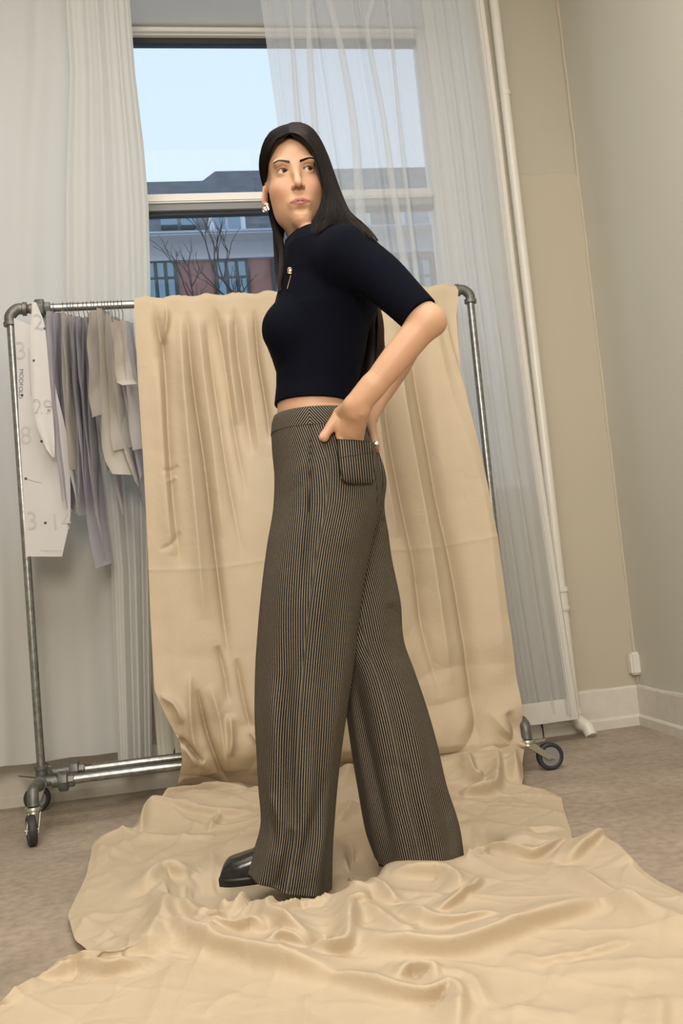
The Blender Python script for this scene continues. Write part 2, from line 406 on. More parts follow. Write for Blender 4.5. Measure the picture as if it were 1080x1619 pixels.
# ------------------------------------------------------------------ curtains
def curtain(name, xl, xr, zt_, zb_, Yc, folds, amp, m, seed, nu=260, nv=120, parent=None, crease=0.0):
    # xl, xr: functions of z ; folds: list of (u centre, width, depth)
    u = np.linspace(0, 1, nu); v = np.linspace(0, 1, nv); U, Vv = np.meshgrid(u, v)
    Z = zt_(U)+(zb_(U)-zt_(U))*Vv
    XL = xl(Z); XR = xr(Z); X = XL+(XR-XL)*U
    D = np.zeros_like(X)
    for c, w_, d in folds:
        cc = c+.02*np.sin(Vv*3+c*9+seed)+.012*(vnoise(Vv*3, c*30+seed)-.5)
        ww = w_*(.75+.5*Vv)
        D += d*np.exp(-((U-cc)/ww)**2)*(.7+.5*Vv)
    D += amp*(vnoise(X*7, Vv*1.6, seed)-.5)*2+amp*.2*(vnoise(X*18, Vv*3, seed+3)-.5)*2
    if crease: D += crease*np.abs(vnoise(X*9, Z*7, seed+5)-.5)
    V = np.stack([X, Yc-D, Z], -1).reshape(-1, 3)
    return mesh_obj(name, V, grid_faces(nv, nu), m, parent)
def lin(pts):                       # pixel edge -> function x(z) on plane Y
    def f(Y):
        P = np.array([atY(a, b, Y) for a, b in pts]); o = np.argsort(P[:, 2])
        z, x = P[o, 2], P[o, 0]
        return lambda Z: np.interp(Z, z, x)+np.where(Z > z[-1], (Z-z[-1])*(x[-1]-x[-2])/(z[-1]-z[-2]), 0)
    return f
rod = tag(empty('curtain_rod', (0, 3.62, 3.3)), 'white curtain rod fixed above the window', 'curtain rod')
MB().tube([(-2.0, 3.62, 3.30), (1.70, 3.62, 3.30)], .014, 12).build('rod', M_pipe, rod)
for x in (-1.9, .3, 1.66): MB().tube([(x, 3.62, 3.3), (x, WY-.001, 3.3)], .008, 8).build('bracket', M_pipe, rod)
YL = 3.60
e1 = lin([(118, 0), (120, 120), (112, 300), (112, 470), (145, 600), (172, 750), (190, 950), (196, 1203)])(YL)
rs = np.random.default_rng(3)
c = curtain('white_curtain', lambda Z: np.full_like(Z, -1.75), e1, lambda U: 3.30+0*U, lambda U: .168+.010*np.sin(U*9), YL,
        [(.52, .05, .04), (.62, .03, .03), (.70, .035, .045), (.76, .02, -.02), (.84, .05, .035), (.93, .03, .03), (.3, .06, .04), (.4, .04, .03), (.1, .05, .03)], .010, M_curtain, 1, crease=.004)
tag(c, 'wide off-white curtain hanging at the left edge behind the pipe rack', 'curtain', None)
e2 = lin([(105, 0), (112, 120), (106, 300), (106, 470), (128, 600), (158, 750), (176, 900), (187, 1200)])(YL-.03)
e3 = lin([(205, 0), (214, 120), (228, 240), (235, 330), (238, 450), (236, 700), (237, 900), (241, 1197)])(YL-.03)
c = curtain('white_curtain', e2, e3, lambda U: 3.30+0*U, lambda U: .112-.010*np.sin(U*7), YL-.05,
        [(.10, .07, .014), (.30, .07, .016), (.48, .05, -.012), (.62, .06, .014), (.78, .045, -.014), (.93, .05, .016)], .002, M_curtain, 5, nu=160, crease=.002)
tag(c, 'narrow folded off-white curtain hanging just left of the open window', 'curtain', None)
YR = 3.64
e4 = lin([(412, 0), (428, 120), (445, 240), (462, 360), (478, 460), (520, 700), (560, 1000), (600, 1195)])(YR)
e5 = lin([(756, 0), (782, 200), (808, 430), (842, 700), (878, 950), (908, 1150)])(YR)
sh = empty('sheer_curtain', (1.0, YR, 0)); tag(sh, 'sheer white voile curtain hanging over the right half of the window', 'curtain')
rs = np.random.default_rng(11)
fl = [(.05, .008, .02), (.13, .010, .03), (.235, .012, .045), (.26, .008, -.03), (.40, .012, .04), (.43, .009, -.03), (.53, .012, .045), (.56, .008, -.02), (.66, .014, .03)]
fl += [(.72+.022*i, .008, rs.uniform(.012, .035)*(1 if i % 2 else -1)) for i in range(10)]
curtain('voile', e4, e5, lambda U: 3.30+0*U, lambda U: .085+0*U, YR, [(u_, w_*1.3, d_*.45) for u_, w_, d_ in fl], .004, M_sheer, 9, nu=420, nv=90, parent=sh)
ea = lambda Z: e4(Z)*.28+e5(Z)*.72
curtain('bunched_layer', ea, e5, lambda U: 3.30+0*U, lambda U: .10+.03*(1-U), YR-.03, [(.12, .05, .015), (.3, .05, .02), (.55, .05, .02), (.85, .05, .03)], .004, M_sheer, 12, nu=160, nv=80, parent=sh)
# folded-over pleats of the voile, denser where the cloth doubles
for pts, wd in (([(487, 0), (492, 120), (508, 330), (520, 480)], .016), ([(520, 0), (540, 80), (560, 200), (570, 330), (585, 470)], .018), ([(590, 0), (581, 50), (605, 180), (622, 300), (640, 420), (650, 480)], .014), ([(459, 20), (466, 120), (472, 200)], .010), ([(618, 40), (632, 200), (650, 360), (664, 480)], .009)):
    P = np.array([atY(a, b, YR-.035) for a, b in pts]); P = np.vstack([P[0]+(P[0]-P[1])*(3.3-P[0, 2])/(P[0, 2]-P[1, 2]), P]); P = catmull(P, 50)
    uu = np.linspace(-1, 1, 7); V = [(p[0]+wd*a*(1-.25*math.sin(i*.09)), p[1]-.012*(1-a*a), p[2]) for i, p in enumerate(P) for a in uu]
    mesh_obj('pleat', V, grid_faces(50, 7), M_sheer, sh)
ee = lambda Z: e5(Z)-.030
curtain('side_hem', ee, lambda Z: e5(Z)+.006, lambda U: 3.30+0*U, lambda U: .085+0*U, YR-.045, [(.25, .2, .006), (.8, .15, .008)], .002, M_edge, 14, nu=24, nv=80, parent=sh)
curtain('bottom_hem', ea, e5, lambda U: .165+0*U, lambda U: .085+0*U, YR-.05, [(.3, .1, .006)], .003, M_edge, 15, nu=80, nv=10, parent=sh)

# ------------------------------------------------------------------ pipe rack on casters
RY = 3.35
TZ = atY(722, 459, RY)[2]
XL = atY(16, 500, RY)[0]; XR = atY(743, 470, RY)[0]
rack = tag(empty('clothes_rack', ((XL+XR)/2, RY, 0)), 'galvanised pipe clothes rack on casters carrying patterns and the beige drape', 'clothes rack')
MB().tube([(XL+.10, RY, TZ), (XR-.045, RY, TZ)], .0135, 18).build('top_bar', M_galv, rack)
zbL = atY(64, 1222, RY)[2]; 
BZ = .150
XLb = atY(66, 1225, RY)[0]; XRb = XR-.006
MB().tube([(XL, RY, TZ-.04), (XLb, RY, BZ+.03)], .0135, 18).build('upright', M_galv, rack)
MB().tube([(XR, RY, TZ-.04), (XRb, RY, BZ+.03)], .0135, 18).build('upright', M_galv, rack)
def elbow(a, c, b, r, name):
    P = catmull([a, (np.array(a)*.45+np.array(c)*.55), (np.array(b)*.45+np.array(c)*.55), b], 14)
    mb = MB().tube(P, r, 18)
    for p, q in ((P[0], P[1]), (P[-1], P[-2])):
        d = (q-p)/np.linalg.norm(q-p); mb.lathe(p-d*.004, d, [(0, r+.0045), (.012, r+.0045), (.014, r)], 18)
    return mb.build(name, M_galv2, rack)
elbow((XL, RY, TZ-.050), (XL, RY, TZ), (XL+.050, RY, TZ), .0185, 'elbow')
elbow((XR, RY, TZ-.045), (XR, RY, TZ), (XR-.045, RY, TZ), .0175, 'elbow')
def union(cx, y, z, name='union_fitting'):
    mb = MB().lathe((cx, y, z), (1, 0, 0), [(0, .0165), (.018, .0175), (.019, .021)], 18)
    mb.lathe((cx+.019, y, z), (1, 0, 0), [(0, .030), (.003, .032), (.027, .032), (.030, .029)], 8)
    mb.lathe((cx+.05, y, z), (1, 0, 0), [(0, .021), (.016, .021), (.017, .017), (.02, .016)], 8)
    mb.build(name, M_galv2, rack)
    MB().lathe((cx+.068, y, z), (1, 0, 0), [(0, .0132), (.022, .0132)], 14).build('threaded_end', M_rust, rack)
MB().tube([(XL+.045, RY, TZ), (XL+.075, RY, TZ)], .0145, 14).build('nipple', M_rust, rack)
union(XL+.062, RY, TZ)
# base: cross pipe in depth with two long rails and swan-neck feet
YF, YB = RY-.04, RY+.13
for xb, sgn in ((XLb, 1), (XRb, -1)):
    mb = MB().lathe((xb, RY, BZ+.045), (0, 0, -1), [(0, .0165), (.0, .021), (.012, .021), (.014, .019), (.03, .019)], 18)
    mb.lathe((xb, RY-.075, BZ), (0, 1, 0), [(0, .0175), (0, .0225), (.014, .0225), (.017, .0195), (.13, .0195), (.133, .0225), (.145, .0225), (.145, .0175)], 18)
    mb.lathe((xb, YB-.03, BZ), (0, 1, 0), [(0, .022), (.012, .022), (.014, .019), (.05, .019), (.052, .022), (.064, .022)], 18)
    mb.build('tee_fitting', M_galv2, rack)
    MB().tube([(xb, RY-.08, BZ), (xb, RY+.20, BZ)], .0135, 16).build('cross_pipe', M_galv, rack)
    for y, o in ((YF, .0), (YB, .03)):
        MB().tube([(xb, y, BZ), (xb+sgn*(.05+o), y, BZ)], .0150, 14).build('nipple', M_galv2, rack)
union(XLb+.035, YF, BZ-.005); union(XLb+.055, YB, BZ)
for y, o in ((YF, 0), (YB, .03)):
    MB().tube([(XLb+.10, y, BZ-.003), (XRb-.02, y, BZ-.003)], .0150, 18).build('base_rail', M_galv, rack)
def caster(top, swing, axis_ang):   # top: end of the swan-neck, swing: offset of the wheel centre
    ca = math.cos(axis_ang); sa = math.sin(axis_ang); ax = np.array([ca, sa, 0]); fw_ = np.array([-sa, ca, 0])
    R_ = .045; wc = np.array([top[0]+swing[0], top[1]+swing[1], R_])
    root = mesh_top = MB().lathe((top[0], top[1], top[2]), (0, 0, -1), [(0, .015), (0, .025), (.006, .027), (.010, .027), (.012, .020), (.018, .022)], 20).build('caster', M_zinc, rack)
    th = np.linspace(0, 2*np.pi, 36, endpoint=False)
    prof = [(-.010, .031), (-.0125, .035), (-.0125, .041), (-.008, .045), (.008, .045), (.0125, .041), (.0125, .035), (.010, .031)]
    V = [wc+ax*a+r*(fw_*math.cos(t)+np.array([0, 0, 1])*math.sin(t)) for t in th for a, r in prof]
    F = [(i*8+j, ((i+1) % 36)*8+j, ((i+1) % 36)*8+(j+1) % 8, i*8+(j+1) % 8) for i in range(36) for j in range(8)]
    mesh_obj('tyre', V, F, M_rubber, root)
    MB().lathe(wc-ax*.0095, ax, [(0, .0), (0, .032), (.019, .032), (.019, .0)], 24).build('wheel_disc', M_hub, root)
    MB().lathe(wc-ax*.019, ax, [(0, .005), (.038, .005)], 10).build('axle', M_zinc, root)
    for s_ in (-1, 1):
        pts = [(-.020, top[2]-.014), (.020, top[2]-.014), (.012, R_-.008), (-.012, R_-.008)]
        V = []
        for o_ in (0, .0025):
            for k, (f_, z_) in enumerate(pts):
                c_ = np.array([top[0], top[1], 0]) if k < 2 else np.array([wc[0], wc[1], 0])
                V.append(c_+fw_*f_+ax*s_*(.0155+o_)+np.array([0, 0, z_]))
        mesh_obj('fork_plate', V, [(0, 1, 2, 3), (7, 6, 5, 4), (0, 4, 5, 1), (1, 5, 6, 2), (2, 6, 7, 3), (3, 7, 4, 0)], M_zinc, root, False)
    d = -np.array([swing[0], swing[1], 0]); d = d/(np.linalg.norm(d)+1e-9)
    return root
def swan(a, b, name='swan_neck'):
    P = catmull([a, (a[0]*.6+b[0]*.4, a[1]*.55+b[1]*.45, a[2]+.004), (b[0]*.9+a[0]*.1, b[1]*.9+a[1]*.1, b[2]+.042), b], 16)
    MB().tube(P, .0175, 16).build(name, M_galv2, rack)
lc = atZ(50, 1313, .045); tl = (lc[0]+.006, lc[1]+.026, .108); swan((XLb, RY-.07, BZ), tl); caster(tl, (-.006, -.026), math.radians(14))
lc = atZ(59, 1262, .045); tl2 = (lc[0]+.018, lc[1], .108); swan((XLb, RY+.17, BZ), tl2); caster(tl2, (-.018, .0), math.radians(88))
c3 = atZ(869, 1195, .045)
tr = (atZ(852, 1180, .1)[0], c3[1]-.002, .108)
swan((XRb, RY-.07, BZ), tr); r3 = caster(tr, (c3[0]-tr[0], .0), math.radians(90))
mesh_obj('brake_lever', [(tr[0]-.02, tr[1]-.012, .098), (tr[0]+.055, tr[1]-.012, .103), (tr[0]+.062, tr[1]-.012, .108), (tr[0]+.062, tr[1]+.012, .108), (tr[0]+.055, tr[1]+.012, .103), (tr[0]-.02, tr[1]+.012, .098),
        (tr[0]-.02, tr[1]-.012, .093), (tr[0]+.055, tr[1]-.012, .098), (tr[0]+.062, tr[1]-.012, .104), (tr[0]+.062, tr[1]+.012, .104), (tr[0]+.055, tr[1]+.012, .098), (tr[0]-.02, tr[1]+.012, .093)],
        [(0, 1, 4, 5), (1, 2, 3, 4), (6, 11, 10, 7), (7, 10, 9, 8), (0, 6, 7, 1), (1, 7, 8, 2), (2, 8, 9, 3), (5, 4, 10, 11), (4, 3, 9, 10), (0, 5, 11, 6)], M_zinc, r3, False)
mesh_obj('brake_lever', [(tl2[0]+q_[0], tl2[1]+q_[1], q_[2]) for q_ in [(-.075, -.012, .128), (-.0, -.016, .110), (-.0, .016, .110), (-.075, .012, .128), (-.075, -.012, .122), (-.0, -.016, .104), (-.0, .016, .104), (-.075, .012, .122)]],
        [(0, 1, 2, 3), (7, 6, 5, 4), (0, 4, 5, 1), (2, 6, 7, 3), (0, 3, 7, 4), (1, 5, 6, 2)], M_zinc, rack, False)
tr2 = (XRb+.02, RY+.235, .103); swan((XRb, RY+.17, BZ), tr2); caster(tr2, (.02, .018), math.radians(70))

# ------------------------------------------------------------------ paper patterns hanging from the bar
def paper(name, col): return mat(name, col, .75, noise=(6, .35, tuple(c*.93 for c in col)), spec=.25, transl=.42, bump=(30, .001, .2))
PAPER = {'white': paper('white_pattern_paper', (.78, .76, .75)), 'grey': paper('grey_white_paper', (.68, .68, .71)),
         'backlit': paper('painted_backlit_paper', (.66, .64, .71)), 'cream': paper('cream_card', (.76, .72, .65)), 'tan': paper('tan_card', (.74, .70, .65))}  # bluest tone: window backlight painted into the colour of white sheets
def hook(parent, x, top, y=RY, drop=.05):
    th = np.linspace(math.radians(-30), math.radians(200), 14)
    P = [(x, y+.0165*math.cos(t), TZ+.0165*math.sin(t)) for t in th]
    P += [(x, y-.012, TZ-.02), (x+.002, y-.004, TZ-.03), (x, y-.004, TZ-drop), (x+.001, y+.004, TZ-drop-.008), (x, y+.008, TZ-drop)]
    MB().tube(P, .0013, 6).build('hook', M_wire, parent)
def sheet_grid(L, R, curl, seed, nr=26, nc=9):
    # L, R world polylines from top to bottom
    def poly(P):
        P = np.asarray(P, float); s = np.concatenate([[0], np.cumsum(np.linalg.norm(np.diff(P, axis=0), axis=1))]); t = np.linspace(0, s[-1], nr)
        Q = np.stack([np.interp(t, s, P[:, k]) for k in range(3)], -1); return .55*Q+.45*catmull(P, nr)
    L = poly(L); R = poly(R); u = np.linspace(0, 1, nc)[None, :, None]
    P = L[:, None]*(1-u)+R[:, None]*u
    n = np.cross((R-L).mean(0), np.array([0, 0, 1.0])); n /= np.linalg.norm(n)+1e-9
    v = np.linspace(0, 1, nr)[:, None]; uu = u[..., 0]
    d = curl*np.sin(uu*np.pi+v*1.3)*(.3+v)+.012*(vnoise(uu*2+v*0, v*4+uu*0, seed)-.5)+.004*(vnoise(uu*5, v*10, seed+2)-.5)
    return (P+n*d[..., None]).reshape(-1, 3), grid_faces(nr, nc)
def px_sheet(left, right, Y, tone, label, hx, curl=.02, seed=0, dy=0.0, Y2=None):
    # outline of one flat pattern piece hanging at depth Y (left edge) .. Y2 (right edge)
    Y2 = Y2 or Y
    L = [atY(a, b, Y) for a, b in left]; R = [atY(a, b, Y2) for a, b in right]
    root = empty('pattern_piece', tuple(L[0])); tag(root, label, 'paper pattern', 'paper patterns hanging on the rack')
    V, F = sheet_grid(L, R, curl, seed)
    s = mesh_obj('sheet', V, F, PAPER[tone], root)
    xh = hx; top = max(v[2] for v in V)
    hook(root, atY(hx, 490, RY)[0], top)
    return root, s
def text_on(root, s, txt, px, py, Y, h, rot=0, m=None, name='pencil_number', thick=.0):
    cu = bpy.data.curves.new('t', 'FONT'); cu.body = txt; cu.size = h; cu.align_x = 'CENTER'; cu.align_y = 'CENTER'; cu.offset = (-.0006 if h > .04 else -.0002)
    to = bpy.data.objects.new('t', cu); COL.objects.link(to)
    dg = bpy.context.evaluated_depsgraph_get(); me = bpy.data.meshes.new_from_object(to.evaluated_get(dg))
    bpy.data.objects.remove(to)
    me.name = name; me.materials.clear(); me.materials.append(m or M_ink)
    o = bpy.data.objects.new(name, me); COL.objects.link(o)
    p = atY(px, py, Y)
    # lay on the sheet: nearest sheet point in front direction
    dg.update(); bv = BVHTree.FromObject(s, bpy.context.evaluated_depsgraph_get())
    for v in me.vertices:
        q_ = Matrix.Rotation(rot, 3, 'Z') @ v.co; wpt = Vector((p[0]+q_.x*.9, 0, p[2]+q_.y))
        hit = bv.ray_cast(Vector((wpt.x, 2.0, wpt.z)), Vector((0, 1, 0)))
        v.co = Vector((wpt.x, (hit[0].y if hit[0] else Y)-.0012, wpt.z))
    o.parent = root; o.matrix_parent_inverse = root.matrix_world.inverted()
    return o
def dots(root, s, pts, Y, r=.0045):
    for a, b in pts:
        p = atY(a, b, Y); bv = BVHTree.FromObject(s, bpy.context.evaluated_depsgraph_get())
        hit = bv.ray_cast(Vector((p[0], 2, p[2])), Vector((0, 1, 0))); y = (hit[0].y if hit[0] else Y)-.001
        MB().lathe((p[0], y, p[2]), (0, 1, 0), [(0, r), (.001, r)], 12).build('punch_hole', M_ink2, root)
bpy.context.view_layer.update()
# the big piece at the end of the rack, facing the room
rA, sA = px_sheet([(22, 503), (26, 580), (31, 680), (37, 780), (41, 880)], [(62, 520), (85, 600), (108, 700), (112, 812), (98, 880)], 3.29, 'white',
    'large white paper pattern with 8 and 3 14 written on it, beside the left pole', 60, .004, 1)
text_on(rA, sA, '3', 33, 556, 3.29, .085); text_on(rA, sA, '8', 41, 690, 3.29, .085)
text_on(rA, sA, '3', 51, 825, 3.29, .085); text_on(rA, sA, '14', 96, 826, 3.29, .075)
text_on(rA, sA, 'MODFOLD', 33, 607, 3.29, .020, -math.pi/2-.12, M_ink2, 'ink_note')
dots(rA, sA, [(35, 625), (66, 698), (41, 757), (72, 827)], 3.29)
for a, b in (((43, 757), (66, 763)), ((45, 550), (49, 625)), ((41, 869), (98, 870))):
    P = [atY(*a, 3.284), atY((a[0]+b[0])/2, (a[1]+b[1])/2+1, 3.284), atY(*b, 3.284)]; MB().tube(P, .0007, 5, 12).build('ruled_line', M_ink, rA)
rB, sB = px_sheet([(50, 478), (49, 520), (50, 580), (54, 660), (70, 705), (83, 723)], [(57, 478), (70, 510), (76, 570), (82, 640), (86, 690), (86, 723)], 3.235, 'white',
    'narrow pointed white pattern marked 2 and 29, in front of the large piece', 57, .006, 2)
text_on(rB, sB, '2', 61, 511, 3.235, .075); text_on(rB, sB, '29', 68, 645, 3.235, .070)
dots(rB, sB, [(70, 519), (77, 649), (54, 571)], 3.235, .004)
# the rest of the row: (top px, top half width, bottom list (left px, right px, py), depth left/right, tone, hook px, label)
rows = [
 ([(62,492),(66,560),(72,700),(88,800)], [(78,490),(92,560),(100,700),(104,812)], 3.30, 3.42, 'backlit', 66, 'lilac-shaded pattern sheet second behind the piece marked 29'),
 ([(74,492),(77,600),(86,700),(100,800)], [(86,492),(97,560),(104,680),(112,830)], 3.26, 3.44, 'backlit', 76, 'crumpled lilac paper pattern right of the piece marked 29'),
 ([(84,494),(87,600),(92,700),(106,790)], [(100,494),(104,600),(110,700),(116,812)], 3.27, 3.45, 'grey', 85, 'tall grey-white pattern sheet with a torn lower corner'),
 ([(96,490),(94,560),(100,640),(106,760),(112,812)], [(104,500),(110,600),(118,700),(124,760),(122,812)], 3.24, 3.44, 'white', 100, 'white pattern with small printed note down its edge'),
 ([(100,498),(106,600),(114,680),(117,740)], [(112,498),(116,600),(128,690),(132,745)], 3.22, 3.40, 'cream', 107, 'pale pattern with its lower edge curled into a scoop'),
 ([(110,500),(114,600),(120,700),(128,800)], [(118,500),(128,600),(134,700),(140,812)], 3.27, 3.46, 'backlit', 112, 'dark-shaded lilac sheet in the middle of the row'),
 ([(115,500),(119,600),(124,700),(131,815)], [(126,500),(134,600),(139,720),(146,812)], 3.25, 3.47, 'grey', 116, 'thin grey sheet right of the scooped pattern'),
 ([(121,502),(124,600),(130,700),(138,790)], [(132,502),(137,600),(146,700),(150,800)], 3.28, 3.47, 'grey', 124, 'grey-blue pattern sheet with a long straight edge'),
 ([(128,502),(130,600),(136,720),(143,820),(158,900)], [(142,502),(141,600),(150,700),(163,800),(170,890)], 3.28, 3.45, 'backlit', 132, 'longest bluish pattern strip reaching lowest of the row'),
 ([(134,500),(138,600),(140,700),(146,800),(156,880)], [(144,504),(150,600),(156,700),(160,760),(166,895)], 3.30, 3.49, 'grey', 138, 'long thin grey strip behind the bluish one'),
 ([(140,494),(142,560),(144,620),(152,660)], [(156,490),(158,560),(163,620),(166,652)], 3.22, 3.34, 'tan', 145, 'short tan pattern with a curled bottom near the middle'),
 ([(146,510),(150,600),(156,700),(160,746)], [(160,500),(166,600),(172,700),(176,740)], 3.30, 3.47, 'grey', 149, 'grey sheet half hidden behind the short tan piece'),
 ([(153,486),(158,560),(165,650),(170,720),(186,748)], [(164,488),(172,560),(182,650),(196,720),(207,752)], 3.22, 3.36, 'cream', 155, 'cream card pattern with a pointed top, front of the right cluster'),
 ([(161,492),(166,600),(174,760),(186,815)], [(174,492),(186,600),(196,760),(202,800)], 3.32, 3.50, 'grey', 162, 'grey pattern hanging lower behind the cream card'),
 ([(166,494),(171,580),(178,660),(186,712)], [(188,502),(196,580),(203,650),(212,706)], 3.26, 3.40, 'tan', 166, 'tan card with a notched lower edge beside the cream one'),
 ([(172,500),(178,600),(190,700),(206,762)], [(192,505),(204,600),(218,700),(232,797)], 3.32, 3.46, 'tan', 171, 'wide tan pattern piece with a ragged lower edge'),
 ([(180,506),(184,560),(190,600),(199,608)], [(198,508),(204,560),(208,600),(209,608)], 3.22, 3.33, 'tan', 176, 'short tan flap at the right end of the row'),
 ([(184,508),(190,600),(204,700),(214,760)], [(206,510),(215,600),(224,700),(230,712)], 3.34, 3.47, 'backlit', 181, 'lilac pattern sheet showing beside the beige drape'),
 ([(192,506),(198,580),(208,660),(216,712)], [(204,508),(214,580),(222,660),(225,708)], 3.28, 3.40, 'white', 187, 'white strip with a blunt end near the beige drape'),
 ([(196,508),(202,620),(212,740),(222,800)], [(212,512),(222,620),(230,740),(234,800)], 3.38, 3.50, 'backlit', 193, 'rearmost lilac sheet next to the beige drape'),
]
for i, (L, R_, ya, yb, tone, hx, lab) in enumerate(rows):
    r_, s_ = px_sheet(L, R_, ya, tone, lab, hx, .012*(1 if i % 2 else -1), 10+i, Y2=yb)
    if i == 3: text_on(r_, s_, 'MODFOLD', 110, 605, 3.34, .020, -math.pi/2-.1, M_ink2, 'ink_note')

# ------------------------------------------------------------------ beige muslin backdrop
NS, = (520,)
Lrows = []
def w_(a, b, Y=None, Z=None): return atY(a, b, Y) if Y is not None else atZ(a, b, Z)
XA = atY(212, 480, RY)[0]; XB = atY(722, 459, RY)[0]
EL = [np.array([XA+.01, RY+.030, 1.32]), np.array([XA, RY+.022, 1.60]), np.array([XA, RY+.013, TZ+.017]), np.array([XA, RY-.005, TZ+.0225]), np.array([XA, RY-.022, TZ+.003]),
      w_(213, 500, 3.325), w_(218, 600, 3.31), w_(226, 720, 3.29), w_(233, 850, 3.27), w_(238, 980, 3.25), w_(244, 1090, 3.22), w_(262, 1130, 3.215), w_(285, 1175, 3.22), w_(288, 1200, 3.24), w_(281, 1240, 3.33), w_(282, 1266, None, .015)]
ER = [np.array([XB-.01, RY+.030, 1.32]), np.array([XB, RY+.022, 1.60]), np.array([XB, RY+.013, TZ+.017]), np.array([XB, RY-.005, TZ+.0225]), np.array([XB, RY-.022, TZ+.003]),
      w_(721, 500, 3.325), w_(728, 600, 3.31), w_(758, 720, 3.29), w_(784, 850, 3.26), w_(802, 980, 3.24), w_(819, 1090, 3.22), w_(823, 1120, 3.21), w_(826, 1160, 3.20), w_(828, 1172, 3.19), w_(828, 1185, 3.19), w_(826, 1216, None, .03)]
FL = [(262, 1270, .02), (245, 1279, .03), (226, 1300, .02), (206, 1322, .015), (170, 1330, .01), (148, 1336, .01), (136, 1390, .01), (107, 1450, .01), (118, 1490, .01), (142, 1508, .01), (150, 1530, .03), (104, 1534, .03), (60, 1548, .02), (0, 1592, .02), (-90, 1650, .01), (-260, 1900, .01)]
FR = [(826, 1232, .02), (824, 1246, .01), (862, 1252, .01), (888, 1264, .01), (893, 1288, .012), (903, 1318, .015), (906, 1337, .03), (930, 1345, .015), (962, 1332, .035), (985, 1352, .03), (1005, 1376, .02), (1045, 1400, .02), (1085, 1420, .02), (1180, 1460, .02), (1350, 1560, .01), (1700, 1950, .01)]
EL += [atZ(*p) for p in FL]; ER += [atZ(*p) for p in FR]
nR = 900
key = np.array([0, .3, .5, .56, .62, .8, 1.3, 1.9, 2.6, 3.3, 3.9, 4.15, 4.4, 4.55, 4.8, 5.0]+[5.0+.22*(i+1) if i < 12 else 7.64+.55*(i-11) for i in range(16)])
def resample(E_, n):
    E_ = np.array(E_); t = np.linspace(0, key[-1], n)
    # uniform smooth: linear then box smoothing
    P = np.stack([np.interp(t, key, E_[:, k]) for k in range(3)], -1)
    for _ in range(6): P[1:-1] = (P[:-2]+2*P[1:-1]+P[2:])/4
    return P, t
PL, tt = resample(EL, nR); PR, _ = resample(ER, nR)
s_ = np.linspace(0, 1, NS)
G = PL[:, None]*(1-s_[None, :, None])+PR[:, None]*s_[None, :, None]
TT = np.repeat(tt[:, None], NS, 1)
vert = np.clip((5.0-TT)/.35, 0, 1)*np.clip((TT-.6)/.25, 0, 1)        # hanging part
flo = np.clip((TT-4.7)/.35, 0, 1)
def ridges(X, Y, items, conv, sharp=1.6, asym=0.0):
    H = np.zeros(X.shape)
    for it in items:
        pts, h, wd = it[:3]
        L = np.array([conv(a, b) for a, b in pts]); L = catmull(L, max(4*len(L), 6))
        lo = L.min(0)-wd*4; hi = L.max(0)+wd*6
        m = (X > lo[0]) & (X < hi[0]) & (Y > lo[1]) & (Y < hi[1])
        if not m.any(): continue
        d, t, yn = seg_dist(X[m], Y[m], L)
        we = wd*(1+asym*(.25+.95*(Y[m]-yn)/(d+wd*.35)))
        e = np.exp(-(d/we)**sharp)*np.clip(1.02-abs(2*t-1)**4, .02, 1)
        if h > 0: H[m] = (H[m].clip(0)**2.5+(h*e)**2.5)**.4+np.minimum(H[m], 0)
        else: H[m] += h*e
    return H
# --- hanging folds
cv = lambda a, b: atY(a, b, 3.27)[[0, 2]]
vf = [ # valleys (negative) and ridges
 ([(244,470),(252,520),(258,545),(262,600),(266,690),(274,800),(286,900)], -.032, .016), ([(262,470),(264,500),(258,535)], .022, .010), ([(250,560),(256,650),(264,780),(272,880)], .022, .024),
 ([(296,484),(302,564),(311,640),(323,720),(336,830),(350,950),(362,1050)], -.034, .014), ([(285,490),(290,600),(300,720),(312,850),(322,980)], .024, .022),
 ([(327,500),(336,580),(346,650),(362,760),(384,880)], -.016, .012), ([(314,490),(322,580),(336,700),(352,850)], .016, .02),
 ([(341,478),(350,520),(360,590),(372,680),(392,790)], -.018, .012), ([(373,480),(378,550),(388,620),(402,720)], -.028, .018), ([(360,490),(366,580),(378,670)], .018, .018),
 ([(390,490),(398,600),(412,720)], .014, .018), ([(405,480),(412,560),(424,640),(430,700)], -.024, .010),
 ([(610,560),(615,640),(626,720),(640,800),(658,900),(668,1000),(690,1100)], -.040, .022), ([(630,520),(640,620),(655,720),(672,830),(690,960),(705,1080)], .030, .026),
 ([(655,520),(665,590),(680,680),(697,790),(718,900),(732,1000),(742,1100),(746,1185)], -.042, .024), ([(690,500),(708,590),(735,690),(765,800),(780,950),(790,1080)], .020, .05),
 ([(595,560),(600,640),(612,760),(628,850)], .02, .018), ([(705,470),(722,560),(745,640)], .012, .012), ([(790,1120),(800,1150),(790,1170)], -.02, .02),
 ([(760,1120),(800,1165),(822,1172)], .02, .02),
 ([(311,1087),(326,1154),(345,1207),(362,1250)], -.030, .010), ([(361,1125),(363,1161),(360,1193)], .035, .014), ([(330,1080),(345,1130),(352,1180),(358,1220)], .02, .016),
 ([(282,1161),(304,1183),(320,1203)], -.035, .008), ([(300,1060),(300,1120),(308,1180),(330,1220)], .022, .014), ([(252,1095),(275,1110),(290,1140)], .020, .014),
 ([(290,1170),(300,1190),(312,1210)], .02, .012), ([(343,1020),(353,1060),(361,1110)], -.016, .01), ([(372,1040),(385,1110),(395,1150)], -.016, .01), ([(392,1150),(404,1168)], .015, .008),
 ([(255,745),(275,740),(282,735)], -.006, .006), ([(250,770),(270,758),(280,752)], .006, .006), ([(252,870),(272,860),(285,840)], -.006, .008),
]
